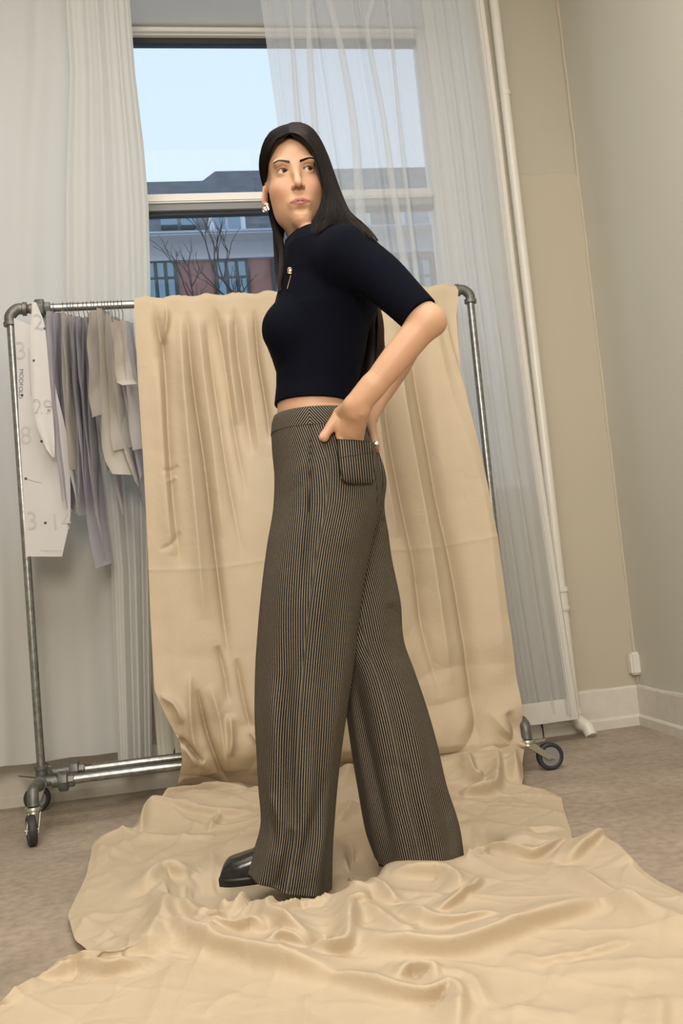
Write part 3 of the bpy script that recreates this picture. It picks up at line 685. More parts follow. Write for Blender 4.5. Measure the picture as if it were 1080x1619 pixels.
XV, ZV = G[..., 0], G[..., 2]
Hv = 1.4*ridges(XV, ZV, vf, cv, 1.35)
pleat = .010*np.sin(XV*46+1.3*np.sin(ZV*2.2))*np.clip((ZV-.9)/.8, 0, 1)+.006*(vnoise(XV*22, ZV*1.3, 4)-.5)*2
crk = .008*np.abs(vnoise(XV*7+ZV*3, ZV*6, 6)-.5)+.003*(vnoise(XV*16, ZV*18, 2)-.5)
creaseH = .003*np.exp(-(np.abs(ZV-.78+.01*np.sin(XV*9))/.006))
low = np.clip((.55-ZV)/.4, 0, 1)*.035*(np.abs(vnoise(XV*7-ZV*5, ZV*7, 8)-.5)*2)
G[..., 1] -= vert*(Hv+pleat+crk+low+creaseH)
# gathered pleats over the bar
over = np.clip((TT-.35)/.2, 0, 1)*np.clip((1.0-TT)/.35, 0, 1)
G[..., 2] += over*.007*np.abs(vnoise(XV*45, TT*0, 12)-.35)+over*.004*np.sin(XV*60)
# --- floor folds
cf = lambda a, b: atZ(a, b, .03)[[0, 1]]
ff = [
 ([(228,1412),(240,1395),(258,1384),(282,1382),(307,1386)], .055, .030), ([(258,1387),(262,1430),(260,1458),(247,1490),(236,1522)], .050, .024),
 ([(236,1522),(205,1538),(173,1542),(148,1532),(124,1529),(95,1540),(55,1552)], .038, .022), ([(311,1387),(313,1400),(312,1415)], .03, .016),
 ([(258,1431),(262,1452),(271,1471),(302,1493),(347,1507),(391,1514),(436,1524),(502,1535),(530,1545)], .048, .026),
 ([(276,1405),(283,1425),(293,1444),(310,1462),(329,1471),(345,1466),(356,1456)], .045, .020), ([(364,1462),(378,1450),(391,1440),(404,1424),(418,1413),(432,1420),(436,1431)], .050, .018),
 ([(436,1431),(430,1447),(422,1462),(440,1476),(458,1484),(478,1492),(498,1498)], .045, .018), ([(498,1500),(525,1508),(547,1500),(551,1471),(560,1449)], .045, .018),
 ([(422,1511),(436,1498),(460,1497),(490,1504)], .035, .014), ([(300,1455),(330,1485),(370,1490),(400,1480),(425,1488)], .040, .016), ([(350,1425),(356,1445),(358,1456)], .03, .012),
 ([(340,1329),(334,1350),(336,1373),(345,1395),(356,1418)], .018, .014), ([(213,1322),(260,1322),(311,1322),(342,1316)], .016, .02), ([(233,1290),(300,1291),(347,1291),(404,1284)], .028, .018),
 ([(236,1284),(228,1300),(224,1318)], .025, .012), ([(244,1278),(270,1268),(300,1266),(340,1262),(400,1262)], .050, .030), ([(290,1250),(310,1245),(350,1250),(395,1252)], .06, .03),
 ([(554,1476),(580,1490),(607,1500),(661,1506),(715,1503),(755,1491),(795,1478),(836,1463),(876,1451),(916,1438),(956,1430)], .050, .032),
 ([(956,1430),(985,1432),(1010,1440),(1042,1455),(1080,1471),(1120,1485)], .030, .030), ([(550,1475),(552,1449),(566,1442),(590,1440)], .04, .02),
 ([(500,1537),(530,1542),(564,1548),(610,1560),(661,1570),(690,1563),(704,1557),(720,1568),(719,1595),(717,1619),(716,1660)], .036, .018),
 ([(623,1553),(632,1542),(645,1535),(665,1534),(683,1537),(684,1557)], .035, .014), ([(683,1536),(715,1538),(742,1546),(755,1566),(768,1589)], .022, .018),
 ([(629,1439),(645,1450),(661,1457),(680,1464),(704,1468),(740,1462),(768,1456),(800,1456)], .035, .020), ([(618,1398),(661,1396),(700,1394),(722,1404),(724,1420)], .035, .018), ([(763,1396),(745,1414),(726,1430),(688,1449)], .030, .012),
 ([(590,1355),(565,1362),(543,1371),(534,1387),(548,1406),(570,1423),(607,1417)], .040, .022), ([(545,1330),(560,1345),(590,1350)], .03, .02), ([(590,1410),(610,1425),(630,1440)], .03, .014),
 ([(736,1382),(752,1366),(768,1357),(803,1362),(838,1368),(870,1354),(905,1336)], .036, .014), ([(838,1366),(832,1340),(828,1318),(860,1312),(898,1310)], .018, .02), ([(740,1300),(780,1310),(830,1318)], .014, .02),
 ([(887,1378),(920,1398),(962,1424),(999,1440),(1040,1464)], .030, .020), ([(892,1376),(925,1352),(962,1333)], .034, .018), ([(962,1333),(985,1360),(1003,1378)], .02, .02),
 ([(801,1505),(828,1512),(854,1519),(900,1512),(940,1503),(970,1492),(999,1484)], .016, .014), ([(1042,1573),(1036,1600),(1038,1640)], .016, .016), ([(860,1536),(940,1536),(1070,1530)], .010, .03),
 ([(700,1192),(725,1196),(745,1203),(770,1210),(787,1216)], .085, .028), ([(787,1216),(784,1232),(776,1248),(750,1254),(727,1257)], .05, .020), ([(735,1225),(748,1240),(765,1238)], .05, .016),
 ([(745,1196),(775,1190),(800,1180),(822,1174),(838,1196)], .080, .022), ([(800,1200),(812,1220),(818,1236)], .035, .02), ([(545,1175),(560,1190),(565,1215),(555,1240),(540,1262)], .05, .03),
 ([(560,1270),(545,1290),(530,1305)], .03, .02), ([(430,1470),(460,1455),(480,1440)], .03, .014), ([(480,1450),(510,1440),(530,1420)], .025, .016), ([(570,1440),(600,1460),(630,1480),(660,1485)], .03, .018),
 ([(120,1500),(160,1480),(200,1440)], .008, .02), ([(230,1619),(250,1580),(270,1540),(290,1520)], .008, .012), ([(380,1560),(340,1580),(320,1600)], .006, .01), ([(60,1548),(30,1572),(0,1590)], .02, .02),
 ([(480,1619),(482,1580),(486,1560)], .006, .008), ([(770,1590),(760,1610),(770,1640)], .012, .014), ([(470,1415),(480,1435),(484,1450)], .02, .01), ([(350,1290),(330,1310)], .02, .01),
]
XF, YF_ = G[..., 0], G[..., 1]
mF = TT > 4.6
Hf = np.zeros(XF.shape); Hf[mF] = ridges(XF[mF], YF_[mF], [(p_, h_*.95, w__*1.15) for p_, h_, w__ in ff], cf, 1.5, .75)
n1 = np.abs(vnoise(XF*6.5+YF_*2, YF_*5-XF, 21)-.5)*2; n2 = np.abs(vnoise(XF*15-YF_*6, YF_*13+XF*4, 23)-.5)*2
crm = .016*(1-n1)**3+.006*(1-n2)**3+.0025*(vnoise(XF*45, YF_*45, 9)-.5)
# pressed-in creases: straight folds in many directions, each only where a patch of noise lets it through
crk2 = np.zeros(XF.shape)
for q_ in range(11):
    an = q_*2.399; fr_ = 3.2+1.1*(q_ % 4); wx = (vnoise(XF*2.3, YF_*2.3, 40+q_)-.5)*.35
    ph_ = (XF*math.cos(an)+YF_*math.sin(an)+wx)*fr_+q_*.37; tri = np.abs(ph_-np.round(ph_))
    crk2 += np.clip(vnoise(XF*2.6, YF_*2.6, 60+q_)-.45, 0, 1)*np.exp(-tri*11)*(.040 if q_ % 2 else -.022)
crm += .0; near = np.clip((2.05-YF_)/.5, 0, 1)
midz = 1-.55*near
foot_h = .028
foot = foot_h*np.exp(-(((XF-.25)/.26)**2+((YF_-2.27)/.22)**2)**2)+.028*np.exp(-(((XF-.58)/.22)**2+((YF_-2.36)/.22)**2)**2)
backp = .05*np.exp(-((YF_-3.15)/.14)**2)*(.5+n1*.8)
Hf_all = (Hf**2+ (crm*midz*.4)**2)**.5+(crk2+.004)*.5*(1-.3*near)+.012*vnoise(XF*4, YF_*4, 51)+foot+backp*np.clip((YF_-2.9)/.2, 0, 1)
edge = np.minimum(np.minimum(s_, 1-s_)/.02, 1)[None, :]
G[..., 2] += flo*(Hf_all*(.35+.65*edge)+.004)
G[..., 2] = np.maximum(G[..., 2], .004+0*XF)
# slight sideways pull so that folds overhang a little
G[..., 1] -= flo*Hf*.9
# --- let the cloth settle: a spare few percent of length is relaxed into natural buckles (position based dynamics on a coarse net)
def settle(P, steps, sweeps, spare, floor_z, pin_rows, zcap):
    P = P.copy(); nr, nc = P.shape[:2]; P0 = P.copy(); Vv = np.zeros_like(P)
    def ln(A, B): return np.linalg.norm(A-B, axis=-1)
    offs = [((0, 1), 1.0), ((1, 0), 1.0), ((1, 1), .7), ((1, -1), .7), ((0, 2), .35), ((2, 0), .35), ((0, 4), .30), ((4, 0), .30), ((0, 7), .15), ((7, 0), .15)]
    cons = []
    for (di, dj), k in offs:
        m_ = max(di, abs(dj))
        for par in range(2*m_):
            st = 2*m_
            if di:
                i0 = np.arange(par, nr-di, st)
                ja, jb = (slice(0, nc-dj), slice(dj, nc)) if dj >= 0 else (slice(-dj, nc), slice(0, nc+dj))
                cons.append(((i0, ja), (i0+di, jb), k))
            else:
                j0 = np.arange(par, nc-dj, st); cons.append(((slice(None), j0), (slice(None), j0+dj), k))
    Ls = [ln(P[a_], P[b_])*(1+spare[a_]*(1. if k > .5 else (.5 if k == .35 else 0.))) for a_, b_, k in cons]
    for s__ in range(steps):
        old = P.copy(); Vv[..., 2] -= .00010; P += Vv
        for _ in range(sweeps):
            for (a_, b_, k), L in zip(cons, Ls):
                A, B = P[a_], P[b_]; d_ = B-A; l_ = np.linalg.norm(d_, axis=-1)+1e-9
                c_ = d_*((1-L/l_)*.5*k)[..., None]; P[a_] = A+c_; P[b_] = B-c_
            P[..., 2] = np.clip(P[..., 2], floor_z, zcap)
            P[:, 0, :2] = P0[:, 0, :2]; P[:, -1, :2] = P0[:, -1, :2]; P[:pin_rows] = P0[:pin_rows]; P[-1, :, :2] = P0[-1, :, :2]
        Vv = (P-old)*.90
    return P
r0 = int(np.searchsorted(tt, 3.7)); kr, kc = 2, 2
rows_s = np.unique(np.append(np.arange(r0, nR, kr), nR-1)); cols_s = np.unique(np.append(np.arange(0, NS, kc), NS-1))
Pc = G[np.ix_(rows_s, cols_s)]
def ell_(cx, cy, rx, ry): return ((Pc[..., 0]-cx)/rx)**2+((Pc[..., 1]-cy)/ry)**2 < 1
zcap = np.full(Pc.shape[:2], 9.0)
onfl = TT[np.ix_(rows_s, cols_s)] > 5.05
zcap[onfl] = .115
zcap[onfl & (ell_(.20, 2.24, .20, .13) | ell_(.07, 2.27, .10, .09))] = .037
zcap[onfl & ell_(.56, 2.36, .17, .13)] = .036
spare = np.clip(.001+.009*vnoise(Pc[..., 0]*2.4, Pc[..., 1]*2.4, 77)**2-.006*np.clip((1.95-Pc[..., 1])/.3, 0, 1), .0005, .03)
Ps = settle(Pc, 5, 2, spare, .004, 8, zcap)
def up1(A, xs, xf):                 # cubic upsampling along axis 0
    n_ = len(xs); B_ = np.concatenate([2*A[:1]-A[1:2], A, 2*A[-1:]-A[-2:-1]]); i = np.clip(np.searchsorted(xs, xf, 'right')-1, 0, n_-2)
    u = ((xf-xs[i])/(xs[i+1]-xs[i]))[:, None, None]; a_, b_, c_, d_ = B_[i], B_[i+1], B_[i+2], B_[i+3]
    return .5*(2*b_+(c_-a_)*u+(2*a_-5*b_+4*c_-d_)*u*u+(-a_+3*b_-3*c_+d_)*u**3)
Gu = up1(Ps, rows_s, np.arange(r0, nR)); Gu = up1(Gu.transpose(1, 0, 2), cols_s, np.arange(NS)).transpose(1, 0, 2)
G[r0:] = Gu
G[..., 2] = np.maximum(G[..., 2], .003)
drape_GV = G.reshape(-1, 3)
drape_F = grid_faces(nR, NS)
drape = mesh_obj('muslin_backdrop', drape_GV, drape_F, M_muslin)
drape.data.polygons.foreach_set('use_smooth', [True]*len(drape.data.polygons))
tag(drape, 'beige muslin backdrop draped over the rack and rumpled across the floor', 'fabric backdrop')
drape_bvh = BVHTree.FromPolygons([tuple(v) for v in drape_GV.tolist()], [tuple(f) for f in drape_F.tolist()])
def cloth_z(x, y):
    h = drape_bvh.ray_cast(Vector((x, y, .6)), Vector((0, 0, -1))); return h[0].z if h[0] else 0.0

# ------------------------------------------------------------------ across the street
BY = 24.0
M_slate = mat('slate_roof', (.062, .074, .092), .8, noise=(2.6, 1., (.13, .145, .17)), bump=(3, .05, .5))
M_brick = mat('dull_red_brick', (.33, .17, .15), .85, noise=(1.5, .7, (.19, .105, .10)))
M_render = mat('grey_render', (.42, .44, .48), .8, noise=(.8, .5, (.35, .37, .42)))
M_cornice = mat('pale_cornice', (.58, .58, .60), .7)
M_winfr = mat('dark_green_frame', (.035, .055, .06), .5)
M_dormer = mat('dormer_white', (.6, .63, .68), .6)
M_far = mat('far_window_glass', (.16, .27, .36), .08, spec=.9)
M_snow = mat('frost_strip', (.36, .42, .52), .8)
M_bark = mat('bare_bark', (.055, .045, .045), .9)
bl = empty('brick_building', (0, BY, 0)); tag(bl, 'red brick building with slate roof and cornice across the street', 'building')
def zY(py, px=330, Y=BY): return atY(px, py, Y)[2]
def xY(px, py=380, Y=BY): return atY(px, py, Y)[0]
bxl, bxr = xY(-250), xY(900)
zc0 = zY(376, 330, BY-.3); zcm = zY(367, 330, BY-.6)
box('brick_wall', (bxl, BY, -1.0), (bxr, BY+.4, zY(410)), M_brick, bl)
box('frieze', (bxl, BY-.02, zY(410)), (bxr, BY+.4, zc0), M_render, bl)
box('string_course', (bxl, BY-.12, zY(412)), (bxr, BY, zY(405)), M_render, bl)
box('cornice', (bxl, BY-.55, zc0), (bxr, BY+.4, zcm), M_cornice, bl)
box('gutter', (bxl, BY-.62, zcm), (bxr, BY-.35, zcm+.05), M_snow, bl)
# courses of brick, real relief where a course is still told apart
# roof: steep slate slope with a taller right part
zr1 = zY(287, 270, BY+3.5); zr2 = zY(270, 380, BY+3.5)
xa = xY(320, 287, BY+3.5); xb_ = xY(340, 270, BY+3.5)
V = [(bxl, BY-.4, zcm+.03), (bxr, BY-.4, zcm+.03), (bxl, BY+3.5, zr1), (xa, BY+3.5, zr1), (xb_, BY+3.5, zr2), (bxr, BY+3.5, zr2), (xa, BY-.4, zcm+.03), (xb_, BY-.4, zcm+.03),
     (bxl, BY+7, zcm), (bxr, BY+7, zcm), (xa, BY+7, zcm), (xb_, BY+7, zcm)]
mesh_obj('roof', V, [(0, 6, 3, 2), (6, 7, 4, 3), (7, 1, 5, 4), (2, 3, 10, 8), (3, 4, 11, 10), (4, 5, 9, 11)], M_slate, bl, False)
def far_window(x0, x1, y0, y1, cols, rows_, Y=BY-.05, fr=M_winfr):
    ax_, bx_ = xY(x0, (y0+y1)/2, Y), xY(x1, (y0+y1)/2, Y); z0, z1 = zY(y1, x0, Y), zY(y0, x0, Y)
    wdw = box('window', (ax_, Y-.02, z0), (bx_, Y+.08, z1), fr, bl)
    t = .09; cw = (bx_-ax_-t)/cols; hs = [0]+list(rows_)+[1]
    for i in range(cols):
        for j_ in range(len(hs)-1):
            za = z0+t*.5+(z1-z0-t*.5)*hs[j_]; zb2 = z0+(z1-z0-t*.5)*hs[j_+1]-t*.3
            box('pane', (ax_+t+i*cw, Y-.035, za), (ax_+(i+1)*cw, Y-.02, zb2), M_far, wdw)
for k in (-3, -2, -1, 0, 1, 2, 3, 4):
    o_ = 101*k
    if k % 2 == 0: far_window(229+o_/1, 282+o_/1, 413-k*1.2, 482, 3, (.6,))
    else: far_window(239+o_, 294+o_, 411, 474, 3, (.55,))
# dormer and roof lights
for x0, x1 in ((254, 280), (286, 309)):
    Y = BY-.28; box('roof_light', (xY(x0, 350, Y), Y-.05, zY(357, x0, Y)), (xY(x1, 350, Y), Y+.4, zY(343, x0, Y)), M_far, bl)
Y = BY-.45
dm = box('dormer', (xY(331, 350, Y), Y, zY(365, 340, Y)), (xY(388, 350, Y), Y+2, zY(335, 340, Y)), M_dormer, bl)
for x0, x1 in ((339, 356), (360, 380)): box('pane', (xY(x0, 350, Y), Y-.03, zY(364, x0, Y)), (xY(x1, 350, Y), Y+.02, zY(337, x0, Y)), M_far, dm)
for xc_ in (560, 660): 
    dm = box('dormer', (xY(xc_-26, 350, Y), Y, zY(360, xc_, Y)), (xY(xc_+26, 350, Y), Y+2, zY(328, xc_, Y)), M_dormer, bl)
    box('pane', (xY(xc_-18, 350, Y), Y-.03, zY(358, xc_, Y)), (xY(xc_+18, 350, Y), Y+.02, zY(330, xc_, Y)), M_far, dm)
struct(mesh_obj('street', [(-60, 6, -1.0), (80, 6, -1.0), (80, 60, -1.0), (-60, 60, -1.0)], [(0, 1, 2, 3)], M_render, smooth=False))
# bare trees in front of it
def bare_tree(px, py, Y, seed, label):
    rr = random.Random(seed); base = atY(px, py, Y); root = empty('bare_tree', (base[0], Y, -1)); tag(root, label, 'tree', 'bare trees in the street')
    tr_ = MB(); br = MB()
    tr_.tube([(base[0], Y, -1), (base[0]+.05, Y, base[2]*.6), tuple(base)], [.16, .10, .06], 8, 10)
    def grow(p, d, L, r, depth):
        q_ = p+d*L; m_ = p+d*L*.5+np.array([rr.uniform(-.1, .1), rr.uniform(-.1, .1), .04])*L
        br.tube([p, m_, q_], [r, r*.8, r*.6], 5, 4)
        if depth == 0: return
        for _ in range(rr.choice((2, 3))):
            a = np.array([rr.uniform(-.75, .75), rr.uniform(-.6, .6), rr.uniform(-.05, .5)]); dd = d+a; dd /= np.linalg.norm(dd)
            grow(q_ if rr.random() < .6 else m_, dd, L*rr.uniform(.62, .85), r*.62, depth-1)
    for k in range(3):
        a = rr.uniform(-.7, .7); d = np.array([math.sin(a), rr.uniform(-.4, .4), math.cos(a)]); d /= np.linalg.norm(d)
        grow(base-np.array([0, 0, rr.uniform(0, 1.0)]), d, rr.uniform(.45, .7), .022, 3)
    tr_.build('trunk', M_bark, root); br.build('branches', M_bark, root)
bare_tree(378, 462, 15, 3, 'bare leafless tree showing beside her face in the window')
bare_tree(312, 478, 19, 8, 'bare leafless tree further left in front of the brick wall')

# ------------------------------------------------------------------ the woman
TM = 2.28
def Lq(px, py, T): return loc3(atT(px, py, T))
def skin_mat():
    m = mat('skin', (.52, .30, .19), .48, spec=.4)
    n, l = m.node_tree.nodes, m.node_tree.links; b = n['Principled BSDF']
    a = n.new('ShaderNodeAttribute'); a.attribute_name = 'tint'
    t = n.new('ShaderNodeTexNoise'); t.inputs['Scale'].default_value = 30; t.inputs['Detail'].default_value = 4
    mx = n.new('ShaderNodeMix'); mx.data_type = 'RGBA'; mx.blend_type = 'MULTIPLY'; mx.inputs[0].default_value = .22
    l.new(a.outputs['Color'], mx.inputs[6]); l.new(t.outputs['Color'], mx.inputs[7])
    l.new(a.outputs['Color'], b.inputs['Base Color'])
    b.inputs['Subsurface Weight'].default_value = .18; b.inputs['Subsurface Radius'].default_value = (.012, .005, .003); b.inputs['Subsurface Scale'].default_value = .6
    t2 = n.new('ShaderNodeTexNoise'); t2.inputs['Scale'].default_value = 350
    bp = n.new('ShaderNodeBump'); bp.inputs['Distance'].default_value = .0004; bp.inputs['Strength'].default_value = .3
    l.new(t2.outputs[0], bp.inputs['Height']); l.new(bp.outputs[0], b.inputs['Normal'])
    return m
M_skin = skin_mat()
M_skin_plain = mat('bare_skin', (.50, .29, .18), .5)
M_navy = mat('navy_rib_knit', (.0024, .0031, .0082), .92, spec=.10)
def rib(m):
    n, l = m.node_tree.nodes, m.node_tree.links; b = n['Principled BSDF']
    g = n.new('ShaderNodeNewGeometry'); wv = n.new('ShaderNodeTexWave'); wv.bands_direction = 'X'; wv.inputs['Scale'].default_value = 75; wv.inputs['Distortion'].default_value = .2
    bp = n.new('ShaderNodeBump'); bp.inputs['Distance'].default_value = .0006; bp.inputs['Strength'].default_value = .3
    tcd = n.new('ShaderNodeTexCoord'); l.new(tcd.outputs['Object'], wv.inputs['Vector']); l.new(wv.outputs[0], bp.inputs['Height']); l.new(bp.outputs[0], b.inputs['Normal'])
rib(M_navy)
M_hair = mat('dark_brown_hair', (.0085, .0052, .0042), .5, spec=.22, noise=(7, .3, (.013, .007, .0045)))
M_hair_tip = mat('reddish_brown_hair', (.048, .018, .009), .42, spec=.35, noise=(7, .7, (.018, .008, .005)))
M_brow = mat('eyebrow_hair', (.020, .012, .010), .6)
M_lash = mat('eyelash', (.012, .008, .007), .6)
M_silver = mat('polished_silver', (.75, .73, .70), .15, 1.)
M_gold = mat('pale_gold', (.62, .47, .27), .25, 1.)
M_leather = mat('black_leather', (.008, .008, .008), .22, spec=.7, bump=(90, .0006, .3))
M_sole = mat('black_sole', (.012, .012, .012), .45)
M_white_eye = mat('eye_white', (.56, .51, .47), .35, spec=.35)
M_iris = mat('brown_iris', (.045, .020, .010), .22, spec=.4)
M_pupil = mat('pupil', (.004, .004, .004), .12, spec=.5)
M_lining = mat('dark_lining', (.02, .018, .016), .9)
M_nail = mat('finger_nail', (.66, .40, .30), .22, spec=.6)
def stripe_mat(name, pitch=.0052, chev=0.0):
    # u in metres along the cloth, v along the grain: fine cream stripes on black
    m = mat(name, (.02, .018, .016), .8, spec=.2)
    n, l = m.node_tree.nodes, m.node_tree.links; b = n['Principled BSDF']
    uv = n.new('ShaderNodeUVMap'); uv.uv_map = 'UVMap'; sx = n.new('ShaderNodeSeparateXYZ'); l.new(uv.outputs[0], sx.inputs[0])
    src = sx.outputs['X']
    if chev:
        ab = n.new('ShaderNodeMath'); ab.operation = 'ABSOLUTE'; l.new(sx.outputs['X'], ab.inputs[0])
        mu = n.new('ShaderNodeMath'); mu.operation = 'MULTIPLY'; mu.inputs[1].default_value = .80; l.new(ab.outputs[0], mu.inputs[0])
        mv = n.new('ShaderNodeMath'); mv.operation = 'MULTIPLY_ADD'; mv.inputs[1].default_value = chev; l.new(sx.outputs['Y'], mv.inputs[0]); l.new(mu.outputs[0], mv.inputs[2]); src = mv.outputs[0]
    d = n.new('ShaderNodeMath'); d.operation = 'DIVIDE'; d.inputs[1].default_value = pitch; l.new(src, d.inputs[0])
    nz = n.new('ShaderNodeTexNoise'); nz.inputs['Scale'].default_value = 900; tcd = n.new('ShaderNodeTexCoord'); l.new(tcd.outputs['Object'], nz.inputs['Vector'])
    ad = n.new('ShaderNodeMath'); ad.operation = 'MULTIPLY_ADD'; ad.inputs[1].default_value = .30; l.new(nz.outputs[0], ad.inputs[0]); l.new(d.outputs[0], ad.inputs[2])
    fr = n.new('ShaderNodeMath'); fr.operation = 'FRACT'; l.new(ad.outputs[0], fr.inputs[0])
    cr_ = n.new('ShaderNodeValToRGB'); e = cr_.color_ramp.elements
    e[0].position = 0; e[0].color = (.011, .009, .007, 1); e[1].position = .54; e[1].color = (.011, .009, .007, 1)
    x = e.new(.64); x.color = (.225, .19, .145, 1); x = e.new(.88); x.color = (.225, .19, .145, 1); x = e.new(.98); x.color = (.011, .009, .007, 1)
    l.new(fr.outputs[0], cr_.inputs[0]); l.new(cr_.outputs[0], b.inputs['Base Color'])
    bp = n.new('ShaderNodeBump'); bp.inputs['Distance'].default_value = .0006; bp.inputs['Strength'].default_value = .4
    l.new(nz.outputs[0], bp.inputs['Height']); l.new(bp.outputs[0], b.inputs['Normal'])
    return m
M_stripe = stripe_mat('striped_twill'); M_chev = stripe_mat('striped_waistband', .0052, .62)

# --- signed distance field on a grid in the figure frame
class Field:
    def __init__(s, lo, hi, h):
        s.lo = np.array(lo, float); s.h = h; s.n = np.ceil((np.array(hi)-lo)/h).astype(int)+1
        s.F = np.full(tuple(s.n), .5, np.float32)
        s.ax = [s.lo[i]+h*np.arange(s.n[i], dtype=np.float32) for i in range(3)]
    def sub(s, lo, hi):
        a = np.clip(np.floor((np.array(lo)-s.lo)/s.h).astype(int), 0, s.n); b = np.clip(np.ceil((np.array(hi)-s.lo)/s.h).astype(int)+1, 0, s.n)
        sl = tuple(slice(i, j) for i, j in zip(a, b))
        P = [s.ax[0][sl[0]][:, None, None], s.ax[1][sl[1]][None, :, None], s.ax[2][sl[2]][None, None, :]]
        return sl, P
    def apply(s, lo, hi, fn, k=.01, op='u'):
        m = k+.012; sl, P = s.sub(np.array(lo)-m, np.array(hi)+m)
        if min(x.stop-x.start for x in sl) <= 0: return
        d = fn(*P).astype(np.float32); f = s.F[sl]
        if op == 'u':
            h = np.clip(.5+.5*(f-d)/k, 0, 1); s.F[sl] = f*(1-h)+d*h-k*h*(1-h)
        else:
            d = -d; h = np.clip(.5-.5*(f-d)/k, 0, 1); s.F[sl] = f*(1-h)+d*h+k*h*(1-h)
    def cone(s, a, b, ra, rb, k=.01, op='u', cut=None):
        a = np.array(a); b = np.array(b); ba = b-a; q = ba@ba+1e-12
        def fn(x, y, z):
            t = np.clip(((x-a[0])*ba[0]+(y-a[1])*ba[1]+(z-a[2])*ba[2])/q, 0, 1)
            d = np.sqrt((x-a[0]-t*ba[0])**2+(y-a[1]-t*ba[1])**2+(z-a[2]-t*ba[2])**2)-(ra+(rb-ra)*t)
            return d if cut is None else np.maximum(d, cut(x, y, z))
        r = max(ra, rb); s.apply(np.minimum(a, b)-r, np.maximum(a, b)+r, fn, k, op)
    def chain(s, P, R, k=.01, op='u', cut=None, inner=.004):
        P = [np.array(p, float) for p in P]
        def fn(x, y, z):
            D = None
            for i in range(len(P)-1):
                a, b, ra, rb = P[i], P[i+1], R[i], R[i+1]; ba = b-a; q = ba@ba+1e-12
                t = np.clip(((x-a[0])*ba[0]+(y-a[1])*ba[1]+(z-a[2])*ba[2])/q, 0, 1)
                d = np.sqrt((x-a[0]-t*ba[0])**2+(y-a[1]-t*ba[1])**2+(z-a[2]-t*ba[2])**2)-(ra+(rb-ra)*t)
                D = d if D is None else np.minimum(D, d)
            return D if cut is None else np.maximum(D, cut(x, y, z))
        r = max(R); A = np.array(P); s.apply(A.min(0)-r, A.max(0)+r, fn, k, op)
    def limb(s, P, R, k=.01, n=28, **kw):      # smooth tapering limb through the joints
        Q = catmull(np.array(P), n); rr = np.interp(np.linspace(0, 1, n), np.linspace(0, 1, len(R)), R)
        for _ in range(2): rr[1:-1] = (rr[:-2]+2*rr[1:-1]+rr[2:])/4
        s.chain(list(Q), list(rr), k, **kw)
    def ell(s, c, r, k=.01, op='u', rot=None):
        c = np.array(c); r = np.array(r, float); Rm = np.eye(3) if rot is None else rot
        def fn(x, y, z):
            X, Y, Z = x-c[0], y-c[1], z-c[2]
            u = [Rm[i, 0]*X+Rm[i, 1]*Y+Rm[i, 2]*Z for i in range(3)]
            k0 = np.sqrt((u[0]/r[0])**2+(u[1]/r[1])**2+(u[2]/r[2])**2)
            k1 = np.sqrt((u[0]/r[0]**2)**2+(u[1]/r[1]**2)**2+(u[2]/r[2]**2)**2)+1e-9
            return k0*(k0-1)/k1
        m = r.max(); s.apply(c-m, c+m, fn, k, op)
    def slices(s, Lp, Rp, dep, z0, z1, infl=0.0, k=.01, tc=TM, power=2.2, cut=None):
        Lp = np.array(sorted(Lp, key=lambda p: p[2])); Rp = np.array(sorted(Rp, key=lambda p: p[2])); dep = np.array(sorted(dep))
        xl, xr = Lp[:, 0].min(), Rp[:, 0].max(); dm = dep[:, 1].max()+.02
        def fn(x, y, z):
            zz = z[0, 0]; a0 = np.interp(zz, Lp[:, 2], Lp[:, 0])-infl; a1 = np.interp(zz, Rp[:, 2], Rp[:, 0])+infl
            b = np.interp(zz, dep[:, 0], dep[:, 1])+infl; c = ((a0+a1)/2)[None, None]; a = ((a1-a0)/2)[None, None]; b = b[None, None]
            q = (np.abs((x-c)/a)**power+np.abs((y-tc)/b)**power)**(1/power)
            d = (q-1)*np.minimum(a, b)*.85
            d = np.maximum(d, np.maximum(z0-z, z-z1))
            return d if cut is None else np.maximum(d, cut(x, y, z))
        s.apply((xl-infl, tc-dm, z0), (xr+infl, tc+dm, z1), fn, k)
    def polygonise(s):
        F = s.F; I = F < 0
        c = I[:-1, :-1, :-1].astype(np.uint8)
        for dx, dy, dz in [(1,0,0),(0,1,0),(1,1,0),(0,0,1),(1,0,1),(0,1,1),(1,1,1)]:
            c += I[dx:F.shape[0]-1+dx, dy:F.shape[1]-1+dy, dz:F.shape[2]-1+dz]
        A = np.argwhere((c > 0) & (c < 8)); shp = c.shape
        off = np.array([(0,0,0),(1,0,0),(0,1,0),(1,1,0),(0,0,1),(1,0,1),(0,1,1),(1,1,1)])
        val = np.stack([F[A[:, 0]+o[0], A[:, 1]+o[1], A[:, 2]+o[2]] for o in off], 1)
        acc = np.zeros((len(A), 3)); cnt = np.zeros(len(A))
        for i, j in [(0,1),(2,3),(4,5),(6,7),(0,2),(1,3),(4,6),(5,7),(0,4),(1,5),(2,6),(3,7)]:
            m = (val[:, i] < 0) != (val[:, j] < 0); t = val[:, i]/(val[:, i]-val[:, j]+1e-12)
            p = off[i]+(off[j]-off[i])*t[:, None]; acc[m] += p[m]; cnt[m] += 1
        V = s.lo+s.h*(A+acc/cnt[:, None])
        idx = np.full(shp, -1, np.int32); idx[A[:, 0], A[:, 1], A[:, 2]] = np.arange(len(A))
        faces = []
